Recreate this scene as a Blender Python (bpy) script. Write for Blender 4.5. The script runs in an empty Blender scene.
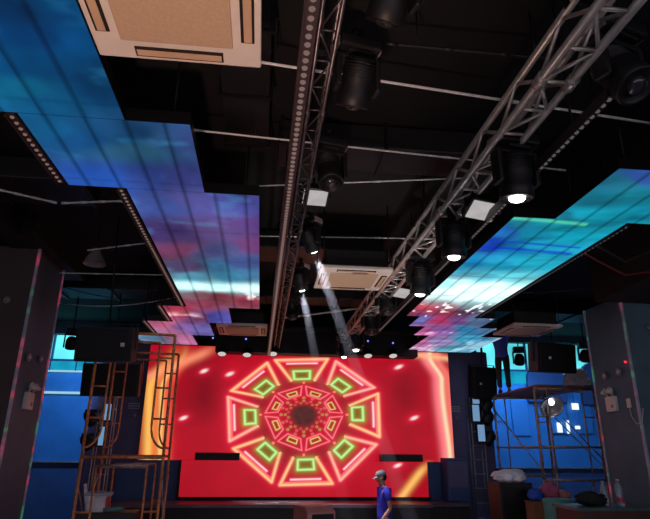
import bpy, bmesh, math, random
import numpy as np
from mathutils import Vector, Matrix, Euler

random.seed(7)
rng = np.random.default_rng(7)
SC = bpy.context.scene
COL = SC.collection
PI = math.pi

# ------------------------------------------------------------------ camera
FPX = 550.0
YAW, PIT, ROL = [math.radians(a) for a in (6.221, 19.232, 0.544)]
EYE = Vector((0, 0, 2.05))
_F = Vector((math.sin(YAW) * math.cos(PIT), math.cos(YAW) * math.cos(PIT), math.sin(PIT)))
_R = Vector((math.cos(YAW), -math.sin(YAW), 0))
_U = _R.cross(_F)
_R, _U = _R * math.cos(ROL) + _U * math.sin(ROL), _U * math.cos(ROL) - _R * math.sin(ROL)
cam_data = bpy.data.cameras.new('camera')
cam_data.sensor_width = 36.0
cam_data.lens = 36.0 * FPX / 650.0
cam_data.clip_start = 0.05
cam = bpy.data.objects.new('camera', cam_data)
COL.objects.link(cam)
cam.matrix_world = Matrix(((_R.x, _U.x, -_F.x, EYE.x), (_R.y, _U.y, -_F.y, EYE.y), (_R.z, _U.z, -_F.z, EYE.z), (0, 0, 0, 1)))
SC.camera = cam


def ray(x, y):
    return _F * FPX + _R * (x - 325) + _U * (259.5 - y)


def at(x, y, Y):
    """point of the place seen at photo position x, y that lies at depth Y"""
    d = ray(x, y)
    return EYE + d * (Y / d.y)


def onx(x, y, X):
    d = ray(x, y)
    return EYE + d * (X / d.x)


def onz(x, y, Z):
    d = ray(x, y)
    return EYE + d * ((Z - EYE.z) / d.z)


ZL = 4.24      # underside of the LED ceiling
ZC = 5.15      # black slab above


# ------------------------------------------------------------------ colour helpers
def lin(c):
    c = np.asarray(c, float) / 255.0
    return np.where(c <= 0.04045, c / 12.92, ((c + 0.055) / 1.055) ** 2.4)


def L3(r, g, b):
    return tuple(float(v) for v in lin((r, g, b)))


# ------------------------------------------------------------------ materials
def mat(name, rgb, rough=0.6, metal=0.0, var=0.15, scale=6.0, bump=0.0, spec=0.5, stretch=None):
    m = bpy.data.materials.new(name)
    m.use_nodes = True
    nt = m.node_tree
    b = nt.nodes['Principled BSDF']
    tc = nt.nodes.new('ShaderNodeTexCoord')
    mp = nt.nodes.new('ShaderNodeMapping')
    nt.links.new(tc.outputs['Object'], mp.inputs['Vector'])
    if stretch:
        mp.inputs['Scale'].default_value = stretch
    nz = nt.nodes.new('ShaderNodeTexNoise')
    nz.inputs['Scale'].default_value = scale
    nz.inputs['Detail'].default_value = 5
    nt.links.new(mp.outputs['Vector'], nz.inputs['Vector'])
    rp = nt.nodes.new('ShaderNodeValToRGB')
    c = L3(*rgb)
    rp.color_ramp.elements[0].color = (*[v * (1 - var) for v in c], 1)
    rp.color_ramp.elements[1].color = (*[min(1, v * (1 + var)) for v in c], 1)
    rp.color_ramp.elements[0].position = 0.3
    rp.color_ramp.elements[1].position = 0.7
    nt.links.new(nz.outputs['Fac'], rp.inputs['Fac'])
    nt.links.new(rp.outputs['Color'], b.inputs['Base Color'])
    b.inputs['Roughness'].default_value = rough
    b.inputs['Metallic'].default_value = metal
    b.inputs['Specular IOR Level'].default_value = spec
    if bump:
        bp = nt.nodes.new('ShaderNodeBump')
        bp.inputs['Strength'].default_value = bump
        nt.links.new(nz.outputs['Fac'], bp.inputs['Height'])
        nt.links.new(bp.outputs['Normal'], b.inputs['Normal'])
    return m


def emat(name, rgb, strength=1.0, var=0.0, scale=8.0):
    m = bpy.data.materials.new(name)
    m.use_nodes = True
    nt = m.node_tree
    nt.nodes.clear()
    out = nt.nodes.new('ShaderNodeOutputMaterial')
    e = nt.nodes.new('ShaderNodeEmission')
    e.inputs['Strength'].default_value = strength
    c = L3(*rgb)
    e.inputs['Color'].default_value = (*c, 1)
    if var:
        tc = nt.nodes.new('ShaderNodeTexCoord')
        nz = nt.nodes.new('ShaderNodeTexNoise')
        nz.inputs['Scale'].default_value = scale
        nt.links.new(tc.outputs['Object'], nz.inputs['Vector'])
        rp = nt.nodes.new('ShaderNodeValToRGB')
        rp.color_ramp.elements[0].color = (*[v * (1 - var) for v in c], 1)
        rp.color_ramp.elements[1].color = (*[v * (1 + var) for v in c], 1)
        rp.color_ramp.elements[0].position = 0.35
        rp.color_ramp.elements[1].position = 0.65
        nt.links.new(nz.outputs['Fac'], rp.inputs['Fac'])
        nt.links.new(rp.outputs['Color'], e.inputs['Color'])
    nt.links.new(e.outputs[0], out.inputs['Surface'])
    return m


def screen_mat(name):
    """LED picture: the picture is a colour attribute on the dense screen mesh"""
    m = bpy.data.materials.new(name)
    m.use_nodes = True
    nt = m.node_tree
    nt.nodes.clear()
    out = nt.nodes.new('ShaderNodeOutputMaterial')
    e = nt.nodes.new('ShaderNodeEmission')
    a = nt.nodes.new('ShaderNodeVertexColor')
    a.layer_name = 'picture'
    nt.links.new(a.outputs['Color'], e.inputs['Color'])
    g = nt.nodes.new('ShaderNodeBsdfGlossy')
    g.inputs['Roughness'].default_value = 0.35
    g.inputs['Color'].default_value = (0.03, 0.03, 0.03, 1)
    ad = nt.nodes.new('ShaderNodeAddShader')
    nt.links.new(e.outputs[0], ad.inputs[0])
    nt.links.new(g.outputs[0], ad.inputs[1])
    nt.links.new(ad.outputs[0], out.inputs['Surface'])
    return m


def strip_mat(name):
    """iridescent LED edge strip: grey lilac plastic with red and green pixels along its height"""
    m = mat(name, (150, 146, 165), 0.4, 0.1)
    nt = m.node_tree
    b = nt.nodes['Principled BSDF']
    tc = nt.nodes.new('ShaderNodeTexCoord')
    mp = nt.nodes.new('ShaderNodeMapping')
    mp.inputs['Scale'].default_value = (0.2, 0.2, 3.0)
    nt.links.new(tc.outputs['Object'], mp.inputs['Vector'])
    nz = nt.nodes.new('ShaderNodeTexNoise')
    nz.inputs['Scale'].default_value = 1.4
    nz.inputs['Detail'].default_value = 3
    nt.links.new(mp.outputs['Vector'], nz.inputs['Vector'])
    rp = nt.nodes.new('ShaderNodeValToRGB')
    els = rp.color_ramp.elements
    els[0].position = 0.36
    els[0].color = (0.02, 0.35, 0.14, 1)
    els[1].position = 0.64
    els[1].color = (0.75, 0.04, 0.1, 1)
    for p, c in ((0.42, (0.02, 0.03, 0.05, 1)), (0.55, (0.06, 0.05, 0.08, 1))):
        k = els.new(p)
        k.color = c
    nt.links.new(nz.outputs['Fac'], rp.inputs['Fac'])
    nt.links.new(rp.outputs['Color'], b.inputs['Emission Color'])
    b.inputs['Emission Strength'].default_value = 0.3
    return m


M = {}
M['black_paint'] = mat('black_paint', (26, 24, 27), 0.75, bump=0.2, var=0.5, scale=3)
M['slab'] = mat('slab_black', (7, 6, 7), 0.9, var=0.5, scale=2)
M['duct'] = mat('duct_black', (22, 20, 22), 0.5, var=0.5, scale=3, bump=0.15)
M['floor'] = mat('floor_grey', (160, 155, 160), 0.5, var=0.3, scale=2)
M['black_metal'] = mat('black_metal', (22, 21, 24), 0.38, 0.3, var=0.25, scale=9)
M['black_plastic'] = mat('black_plastic', (24, 23, 26), 0.5, var=0.2, scale=12)
M['grille'] = mat('speaker_grille', (17, 17, 20), 0.65, var=0.3, scale=120)
M['grey_plastic'] = mat('grey_plastic', (150, 135, 140), 0.5, var=0.15)
M['alu'] = mat('aluminium', (205, 200, 196), 0.35, 0.6, var=0.2, scale=14)
M['pipe'] = mat('galvanised_pipe', (238, 238, 238), 0.4, 0.0, var=0.15, scale=20)
M['white_plastic'] = mat('white_plastic', (226, 216, 208), 0.45, var=0.05)
M['beige_grille'] = mat('intake_grille', (196, 168, 140), 0.6, var=0.08, scale=60)
M['vane'] = mat('louvre_vane', (205, 170, 140), 0.5, var=0.08)
M['dark_slot'] = mat('dark_slot', (28, 22, 20), 0.8)
M['rust'] = mat('orange_scaffold_paint', (216, 134, 86), 0.5, 0.25, var=0.35, scale=18, bump=0.1)
M['rust_brown'] = mat('rusty_scaffold_tube', (200, 164, 144), 0.5, 0.35, var=0.4, scale=18, bump=0.1)
M['zinc'] = mat('zinc_tube', (165, 168, 175), 0.35, 0.6, var=0.2, scale=20)
M['plank'] = mat('plywood_deck', (140, 100, 74), 0.7, var=0.3, scale=5, stretch=(1, 8, 8))
M['col_face'] = mat('column_maroon', (78, 64, 64), 0.7, var=0.12, scale=2)
M['col_side'] = mat('column_grey', (84, 108, 124), 0.65, var=0.2, scale=1.6)
M['blue_wall'] = mat('blue_wall_paint', (58, 132, 196), 0.6, var=0.12, scale=2)
M['navy_wall'] = mat('navy_wall_paint', (60, 88, 134), 0.6, var=0.12, scale=2)
M['purple_wall'] = mat('purple_grey_wall', (104, 98, 136), 0.6, var=0.12, scale=2)
M['stage_top'] = mat('stage_deck', (92, 78, 92), 0.35, var=0.25, scale=4)
M['stage_black'] = mat('stage_fascia', (30, 26, 30), 0.6, var=0.3, scale=5)
M['tube_white'] = emat('white_light_tube', (150, 205, 230), 1.0)
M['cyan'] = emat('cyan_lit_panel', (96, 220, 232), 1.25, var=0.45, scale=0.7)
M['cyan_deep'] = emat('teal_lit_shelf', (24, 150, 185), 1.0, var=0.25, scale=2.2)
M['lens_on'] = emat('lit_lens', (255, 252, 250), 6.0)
M['lens_soft'] = emat('lit_par_lens', (215, 205, 200), 0.9)
M['lens_off'] = mat('dark_lens', (70, 66, 74), 0.12, 0.4, var=0.5, scale=18, spec=0.8)
M['diffuser'] = emat('white_diffuser', (186, 180, 180), 0.9, var=0.08)
M['bulb'] = emat('warm_pixel_bulb', (150, 122, 116), 0.62)
M['bulb_cool'] = emat('cool_pixel_bulb', (128, 120, 120), 0.42)
M['blue_dot'] = emat('blue_indicator', (120, 140, 255), 1.5)
M['red_dot'] = emat('red_indicator', (255, 40, 60), 1.5)
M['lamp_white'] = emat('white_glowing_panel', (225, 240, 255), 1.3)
M['pale_panel'] = emat('pale_blue_panel', (120, 160, 200), 0.8)
M['picture'] = screen_mat('led_picture')
M['strip'] = strip_mat('pixel_strip')
M['black_alu'] = mat('dark_aluminium', (92, 86, 90), 0.35, 0.7, var=0.25, scale=14)
M['cable'] = mat('black_cable', (16, 15, 17), 0.5)
M['red_cable'] = mat('red_cable', (120, 30, 34), 0.5)
M['skin'] = mat('skin', (190, 140, 116), 0.55, var=0.06)
M['polo'] = mat('blue_polo_cloth', (44, 48, 190), 0.8, var=0.12, scale=10)
M['shirt'] = mat('blue_shirt_cloth', (92, 110, 230), 0.8, var=0.12, scale=10)
M['trousers'] = mat('dark_trousers', (34, 32, 38), 0.85, var=0.2, scale=10)
M['trousers_brown'] = mat('dark_brown_trousers', (66, 50, 52), 0.85, var=0.2, scale=10)
M['hair'] = mat('black_hair', (18, 16, 16), 0.6)
M['cap'] = mat('grey_cap_cloth', (128, 132, 138), 0.8, var=0.1)
M['eye'] = mat('eye_dark', (20, 16, 14), 0.2)
M['shoe'] = mat('dark_shoe', (30, 28, 28), 0.5)
M['wedge_red'] = mat('salmon_cabinet', (196, 128, 122), 0.5, var=0.1)
M['cloth_white'] = mat('crumpled_white_cloth', (236, 228, 238), 0.8, var=0.2, scale=9)
M['cloth_blue'] = mat('blue_bag_cloth', (46, 84, 190), 0.7, var=0.2)
M['cloth_pink'] = mat('pink_bag_cloth', (205, 96, 130), 0.7, var=0.2)
M['cloth_black'] = mat('black_bag_cloth', (24, 22, 24), 0.8, var=0.3)
M['wood_orange'] = mat('orange_brown_wood', (150, 92, 66), 0.5, var=0.25, scale=4, stretch=(8, 8, 1))
M['teal_paint'] = mat('teal_drum_paint', (92, 150, 140), 0.5, var=0.2)
M['yellow'] = mat('yellow_label', (220, 190, 60), 0.5)
M['counter_maroon'] = mat('maroon_counter', (72, 36, 36), 0.5, var=0.2)
M['counter_top'] = mat('green_grey_top', (70, 88, 86), 0.35, var=0.2)
M['bottle'] = mat('clear_bottle_plastic', (196, 206, 216), 0.15, 0.0, var=0.05)
M['bottle'].node_tree.nodes['Principled BSDF'].inputs['Transmission Weight'].default_value = 0.55
M['label_red'] = mat('red_bottle_label', (190, 60, 80), 0.5)
M['label_white'] = mat('pale_bottle_label', (190, 196, 205), 0.5)
M['silver'] = mat('polished_silver', (130, 128, 134), 0.3, 0.8, var=0.1)
M['sign_plate'] = mat('pale_sign_plate', (170, 170, 185), 0.5, var=0.05)
M['sign_text'] = mat('dark_sign_text', (60, 62, 90), 0.5)


# ------------------------------------------------------------------ mesh builder
class MB:
    def __init__(s):
        s.bm = bmesh.new()

    def _xf(s, verts, mtx):
        bmesh.ops.transform(s.bm, matrix=mtx, verts=verts)

    def box(s, c, size, rot=None, bevel=0.0):
        t = bmesh.new()
        bmesh.ops.create_cube(t, size=1.0)
        bmesh.ops.scale(t, vec=Vector(size), verts=t.verts)
        if bevel:
            bmesh.ops.bevel(t, geom=list(t.edges), offset=bevel, segments=2, affect='EDGES', profile=0.6)
        mx = Matrix.Translation(Vector(c)) @ (Euler(rot).to_matrix().to_4x4() if rot else Matrix())
        s._merge(t, mx)
        return s

    def _merge(s, t, mx, smooth=False):
        bmesh.ops.transform(t, matrix=mx, verts=t.verts)
        vm = {v: s.bm.verts.new(v.co) for v in t.verts}
        for f in t.faces:
            try:
                nf = s.bm.faces.new([vm[v] for v in f.verts])
                nf.smooth = smooth or f.smooth
            except ValueError:
                pass
        t.free()

    def cyl(s, a, b, r, r2=None, n=12, cap=True):
        a, b = Vector(a), Vector(b)
        d = b - a
        t = bmesh.new()
        bmesh.ops.create_cone(t, cap_ends=cap, segments=n, radius1=r, radius2=r if r2 is None else r2, depth=d.length)
        for f in t.faces:
            f.smooth = len(f.verts) == 4
        q = d.to_track_quat('Z', 'Y').to_matrix().to_4x4()
        s._merge(t, Matrix.Translation((a + b) / 2) @ q)
        return s

    def tube(s, pts, r, n=8):
        pts = [Vector(p) for p in pts]
        rings = []
        up = Vector((0, 0, 1))
        for i, p in enumerate(pts):
            d = (pts[min(i + 1, len(pts) - 1)] - pts[max(i - 1, 0)]).normalized()
            x = d.cross(up)
            if x.length < 0.05:
                x = d.cross(Vector((0, 1, 0)))
            x.normalize()
            y = x.cross(d)
            rr = r[i] if isinstance(r, (list, tuple)) else r
            rings.append([s.bm.verts.new(p + x * math.cos(2 * PI * k / n) * rr + y * math.sin(2 * PI * k / n) * rr) for k in range(n)])
        for a, b in zip(rings, rings[1:]):
            for k in range(n):
                f = s.bm.faces.new((a[k], a[(k + 1) % n], b[(k + 1) % n], b[k]))
                f.smooth = True
        s.bm.faces.new(rings[0])
        s.bm.faces.new(rings[-1][::-1])
        return s

    def lathe(s, prof, mx=None, n=24):
        mx = mx or Matrix()
        rings = []
        for r, z in prof:
            if r < 1e-5:
                rings.append([s.bm.verts.new(mx @ Vector((0, 0, z)))])
            else:
                rings.append([s.bm.verts.new(mx @ Vector((r * math.cos(2 * PI * k / n), r * math.sin(2 * PI * k / n), z))) for k in range(n)])
        for a, b in zip(rings, rings[1:]):
            for k in range(n):
                vs = [a[k % len(a)], a[(k + 1) % len(a)], b[(k + 1) % len(b)], b[k % len(b)]]
                u = []
                for v in vs:
                    if v not in u:
                        u.append(v)
                if len(u) > 2:
                    f = s.bm.faces.new(u)
                    f.smooth = True
        return s

    def ball(s, c, r, n=10, scale=(1, 1, 1), jitter=0.0):
        t = bmesh.new()
        bmesh.ops.create_uvsphere(t, u_segments=n * 2, v_segments=n, radius=r)
        for v in t.verts:
            v.co = Vector((v.co.x * scale[0], v.co.y * scale[1], v.co.z * scale[2]))
            if jitter:
                v.co += Vector((random.uniform(-1, 1), random.uniform(-1, 1), random.uniform(-1, 1))) * jitter
        for f in t.faces:
            f.smooth = True
        s._merge(t, Matrix.Translation(Vector(c)))
        return s

    def prism(s, poly, y0, y1):
        """polygon in x, z swept along y"""
        a = [s.bm.verts.new((x, y0, z)) for x, z in poly]
        b = [s.bm.verts.new((x, y1, z)) for x, z in poly]
        n = len(poly)
        s.bm.faces.new(a)
        s.bm.faces.new(b[::-1])
        for k in range(n):
            s.bm.faces.new((a[k], b[k], b[(k + 1) % n], a[(k + 1) % n]))
        return s

    def data(s, name):
        bmesh.ops.recalc_face_normals(s.bm, faces=s.bm.faces)
        me = bpy.data.meshes.new(name)
        s.bm.to_mesh(me)
        s.bm.free()
        return me

    def build(s, name, m, parent=None, loc=(0, 0, 0), rot=(0, 0, 0)):
        me = s.data(name)
        me.materials.append(M[m] if isinstance(m, str) else m)
        o = bpy.data.objects.new(name, me)
        COL.objects.link(o)
        o.location = loc
        o.rotation_euler = rot
        if parent:
            o.parent = parent
        return o


def tag(o, label, cat, group=None, kind=None):
    o['label'] = label
    o['category'] = cat
    if group:
        o['group'] = group
    if kind:
        o['kind'] = kind
    return o


def thing(name, label, cat, loc=(0, 0, 0), rot=(0, 0, 0), group=None):
    o = bpy.data.objects.new(name, None)
    COL.objects.link(o)
    o.location = loc
    o.rotation_euler = rot
    return tag(o, label, cat, group)


def struct(name, mb, m):
    o = mb.build(name, m)
    o['kind'] = 'structure'
    return o


def dup(root, loc=None, rot=None, label=None, group=None):
    kids = {}
    for o in SC.objects:
        if o.parent:
            kids.setdefault(o.parent.name, []).append(o)

    def cp(o, par):
        c = o.copy()
        COL.objects.link(c)
        if par:
            c.parent = par
        for k in kids.get(o.name, []):
            cp(k, c)
        return c
    r = cp(root, None)
    if loc is not None:
        r.location = loc
    if rot is not None:
        r.rotation_euler = rot
    if label:
        r['label'] = label
    if group:
        r['group'] = group
    return r


def kid(root, name):
    for o in SC.objects:
        if o.parent == root and o.name.split('.')[0] == name:
            return o


# ------------------------------------------------------------------ noise for LED pictures
def _hash(ix, iy, seed):
    h = (ix.astype(np.int64) * 374761393 + iy.astype(np.int64) * 668265263 + seed * 974634777) & 0xffffffff
    h = ((h ^ (h >> 13)) * 1274126177) & 0xffffffff
    return ((h ^ (h >> 16)) & 0xffff) / 65535.0


def vnoise(x, y, seed=0):
    ix, iy = np.floor(x), np.floor(y)
    fx, fy = x - ix, y - iy
    fx, fy = fx * fx * (3 - 2 * fx), fy * fy * (3 - 2 * fy)
    a = _hash(ix, iy, seed)
    b = _hash(ix + 1, iy, seed)
    c = _hash(ix, iy + 1, seed)
    d = _hash(ix + 1, iy + 1, seed)
    return (a * (1 - fx) + b * fx) * (1 - fy) + (c * (1 - fx) + d * fx) * fy


def fbm(x, y, seed=0, o=4):
    v, a, t = 0, 0.5, 0
    for k in range(o):
        v = v + a * vnoise(x * 2 ** k, y * 2 ** k, seed + k * 17)
        t += a
        a *= 0.5
    return v / t


def sstep(a, b, x):
    t = np.clip((x - a) / (b - a), 0, 1)
    return t * t * (3 - 2 * t)


def grid_mesh(name, P, nu, nv, colors, parent):
    """P(nv*nu,3) points, linear colours -> mesh with a colour attribute"""
    me = bpy.data.meshes.new(name)
    idx = np.arange(nu * nv).reshape(nv, nu)
    q = np.stack([idx[:-1, :-1], idx[:-1, 1:], idx[1:, 1:], idx[1:, :-1]], -1).reshape(-1, 4)
    me.from_pydata(P.tolist(), [], q.tolist())
    ca = me.color_attributes.new('picture', 'FLOAT_COLOR', 'POINT')
    buf = np.ones((nu * nv, 4), np.float32)
    buf[:, :3] = colors
    ca.data.foreach_set('color', buf.ravel())
    me.materials.append(M['picture'])
    o = bpy.data.objects.new(name, me)
    COL.objects.link(o)
    o.parent = parent
    return o


# ================================================================== SETTING
struct('floor', MB().box((1, 5, -0.05), (22, 24, 0.1)), 'floor')
struct('ceiling', MB().box((1, 5, ZC + 0.1), (22, 24, 0.2)), 'slab')
struct('wall_back', MB().box((1, 15.6, 2.5), (22, 0.2, 5.3)), 'navy_wall')
struct('wall_left', MB().box((-9.0, 5, 2.5), (0.2, 24, 5.3)), 'black_paint')
struct('wall_right', MB().box((11.6, 5, 2.5), (0.2, 24, 5.3)), 'black_paint')
# wall that carries the screen, with a purple-grey return at each side
struct('wall_screen', MB().box((0.92, 13.25, 2.3), (7.0, 0.3, 4.5)), 'black_paint')
struct('wall_return_left', MB().box((-3.15, 13.3, 2.2), (1.2, 0.6, 4.4), bevel=0.06), 'purple_wall')
struct('wall_return_right', MB().box((4.92, 13.3, 2.2), (1.05, 0.6, 4.4), bevel=0.06), 'purple_wall')
# black drop beams over the columns
struct('trim_beam_left', MB().box((-4.6, 7.2, 4.98), (2.3, 1.0, 0.3)).box((-3.5, 8.6, 5.0), (0.6, 2.2, 0.3)), 'black_paint')
struct('trim_beam_right', MB().box((6.6, 7.3, 4.78), (2.6, 1.6, 0.8)), 'black_paint')


# ---- columns
def column(name, x, side, ztop):
    o = MB().box((x + side * -0.6, 8.62, ztop / 2), (1.2, 1.04, ztop), bevel=0.01).build(name, 'col_face' if side > 0 else 'col_side')
    o['kind'] = 'structure'
    # grey cladding on the aisle face
    MB().box((x + side * 0.006, 8.62, ztop / 2 - 0.05), (0.012, 1.0, ztop - 0.1)).build('cladding_panel', 'col_side', o)
    for y in (8.10, 9.14):
        w = 0.036
        MB().box((x + side * 0.012, y, ztop / 2), (w, w, ztop)).build('edge_light_strip', 'strip', o)
    return o


cl = column('wall_column_left', -3.39, 1, 4.88)
cr = column('wall_column_right', 5.74, -1, 4.5)


# ---- blue wings either side of the stage
def wing(name, x0, x1, zz, cyan_x, arch=()):
    """zz: z of cyan top, cyan bottom, shelf bottom, blue bottom"""
    ct, cb, sb, bb = zz
    o = MB().box(((x0 + x1) / 2, 14.75, bb / 2), (x1 - x0, 0.3, bb)).build(name, 'navy_wall')
    o['kind'] = 'structure'
    MB().box(((x0 + x1) / 2, 14.7, (bb + sb) / 2), (x1 - x0, 0.34, sb - bb)).build('wall_panel', 'blue_wall', o)
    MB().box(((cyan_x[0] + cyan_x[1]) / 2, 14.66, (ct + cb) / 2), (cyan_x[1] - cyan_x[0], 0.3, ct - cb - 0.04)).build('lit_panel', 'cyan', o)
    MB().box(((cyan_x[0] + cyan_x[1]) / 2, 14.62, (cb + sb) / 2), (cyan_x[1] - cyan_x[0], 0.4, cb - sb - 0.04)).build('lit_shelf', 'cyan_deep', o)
    MB().box(((x0 + x1) / 2, 14.62, (ct + ZC) / 2 + .02), (x1 - x0, 0.3, ZC - ct)).build('fascia', 'black_paint', o)
    m = MB()
    x = cyan_x[0]
    while x < cyan_x[1]:
        m.box((x, 14.45, (ct + sb) / 2), (0.03, 0.1, ct - sb))
        x += 0.62
    m.box(((x0 + x1) / 2, 14.45, cb), (x1 - x0, 0.12, 0.05))
    m.build('glazing_bar', 'navy_wall', o)
    MB().box(((x0 + x1) / 2, 14.5, bb), (x1 - x0, 0.06, 0.03)).build('dado_rail', 'zinc', o)
    return o


wl = wing('wall_wing_left', -6.6, -3.6, (4.80, 4.14, 3.88, 1.76), (-6.5, -3.9))
MB().cyl((-6.5, 14.42, 3.87), (-3.9, 14.42, 3.87), 0.025).build('light_tube', 'tube_white', wl)
MB().cyl((-6.5, 14.42, 3.35), (-3.9, 14.42, 3.35), 0.03).build('light_tube', 'tube_white', wl)
wr = wing('wall_wing_right', 5.4, 10.6, (4.94, 4.17, 3.82, 1.7), (5.9, 10.4))
for px, w, h in ((545, 1.05, 1.0), (597, 1.0, 1.15)):
    c = at(px, 383, 14.4)
    pr = [(-w / 2, -h / 2)] + [(w / 2 * math.cos(PI - PI * k / 12), 0.1 + (h / 2 - 0.1) * math.sin(PI * k / 12)) for k in range(13)] + [(w / 2, -h / 2)]
    MB().prism([(c.x + a, c.z + b) for a, b in pr], 14.3, 14.45).build('arched_panel', 'navy_wall', wr)
for px, y0, y1 in ((522, 388, 436), (560, 388, 434), (585, 388, 434)):
    a, b = at(px - 13, y0, 14.5), at(px + 9, y1, 14.5)
    MB().box(((a.x + b.x) / 2, 14.5, (a.z + b.z) / 2), (b.x - a.x, 0.06, a.z - b.z), bevel=0.02).build('cupboard_front', 'blue_wall', wr)


# ================================================================== BLACK CEILING SERVICES
def conduit(px, label, r=0.016, z=4.74, m='pipe', bend=0.0):
    r = r * 0.66
    a, b = onz(px[0], px[1], z), onz(px[2], px[3], z)
    mid = (a + b) / 2 - Vector((0, 0, bend))
    c = (a + b) / 2
    k = MB()
    pts = []
    for i in range(13):
        t = i / 12
        p = a.lerp(b, t)
        p.z -= bend * 4 * t * (1 - t)
        pts.append(p - c)
    k.tube(pts, r, 8)
    # couplers
    for t in (0.0, 0.33, 0.66, 1.0):
        p = a.lerp(b, t)
        p.z -= bend * 4 * t * (1 - t)
        d = (b - a).normalized() * 0.04
        k.cyl(p - c - d, p - c + d, r * 1.35, n=8)
    o = k.build('conduit', m, loc=c)
    # hanger rods up to the slab
    for t in (0.15, 0.85):
        p = a.lerp(b, t) - c
        MB().cyl((p.x, p.y, p.z), (p.x, p.y, ZC - c.z), 0.006, n=6).build('hanger_rod', 'black_metal', o)
    return tag(o, label, 'pipe', 'conduits under the black ceiling')


conduit((196, 52, 655, 124), 'bright ceiling conduit crossing just behind the nearest air conditioner', 0.017)
conduit((194, 130, 562, 170), 'bright ceiling conduit meeting the corner of the blue LED ceiling step', 0.014)
conduit((205, 188, 470, 178), 'thin ceiling conduit passing behind the white square floodlight beside the bulb batten', 0.012)
conduit((255, 236, 440, 239), 'thin ceiling conduit just in front of the central air conditioner', 0.014)
conduit((284, 318, 362, 308), 'thick pale pipe slanting behind the central air conditioner', 0.03, bend=0.0)
conduit((0, 190, 53, 202), 'short bright conduit over the maroon column', 0.018)
conduit((65, 203, 121, 201), 'short bright conduit below the step of the blue LED ceiling', 0.018)
conduit((90, 250, 147, 243), 'slanting bright conduit above the grey horn', 0.016)
conduit((62, 273, 165, 275), 'level grey conduit behind the grey horn', 0.014)
conduit((60, 303, 180, 296), 'sagging grey conduit over the hanging loudspeaker near the orange scaffold', 0.014, bend=0.12)
conduit((60, 286, 172, 300), 'dark sloping conduit between two grey ones near the maroon column', 0.012, m='duct', bend=0.1)
conduit((392, 44, 560, 60), 'faint black conduit high up between the two trusses', 0.016, m='duct')
conduit((500, 292, 600, 286), 'black conduit above the far air conditioner by the grey column', 0.02, m='duct', bend=.05)

for (x, y, sx, sy, sz, lab) in (
        (-3.6, 6.1, 3.0, 0.7, 0.26, 'wide black duct across the ceiling by the maroon column'),
        (0.4, 7.9, 2.6, 0.7, 0.26, 'black duct above the central air conditioner'),
        (1.1, 4.9, 2.1, 0.5, 0.26, 'black duct crossing between the two trusses'),
        (-0.25, 3.95, 0.4, 1.6, 0.26, 'long black duct running beside the nearest air conditioner'),
        (5.9, 5.6, 4.0, 0.8, 0.26, 'black duct beyond the teal LED ceiling near the grey column'),
        (-3.4, 10.6, 3.0, 0.8, 0.26, 'black duct above the left stage wing speakers'),
        (0.9, 10.6, 3.0, 0.6, 0.26, 'black duct ahead of the stage header'),
        (6.6, 11.2, 4.0, 0.8, 0.26, 'black duct above the far air conditioner by the person on the scaffold')):
    o = thing('air_duct', lab, 'duct', (x, y, ZC - 0.028), group='black air ducts under the ceiling')
    MB().box((0, 0, -sz / 2), (sx, sy, sz), bevel=0.015).build('duct_body', 'duct', o)
    n = max(2, int(max(sx, sy) / 1.0))
    for i in range(n + 1):
        t = -0.5 + i / n
        if sx > sy:
            f = MB().box((t * sx * .98, 0, -sz / 2), (0.03, sy + 0.05, sz + 0.05))
        else:
            f = MB().box((0, t * sy * .98, -sz / 2), (sx + 0.05, 0.03, sz + 0.05))
        f.build('flange', 'black_metal', o)


# ================================================================== LED CEILING
def idw(ctrl, sx, sy, p=4.0):
    num = np.zeros((sx.size, 3))
    den = np.zeros(sx.size)
    for cx, cy, rgb in ctrl:
        w = 1.0 / ((sx - cx) ** 2 * 0.16 + (sy - cy) ** 2 + 1.5) ** (p / 2)
        num += w[:, None] * lin(rgb)[None, :]
        den += w
    return num / den[:, None]


def plane_coord(X, Y):
    return X / Y * 550, 2.19 / Y * 550


def ctrl_pts(lst):
    out = []
    for x, y, c in lst:
        p = onz(x, y, ZL)
        out.append((*plane_coord(p.x, p.y), c))
    return out


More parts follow.
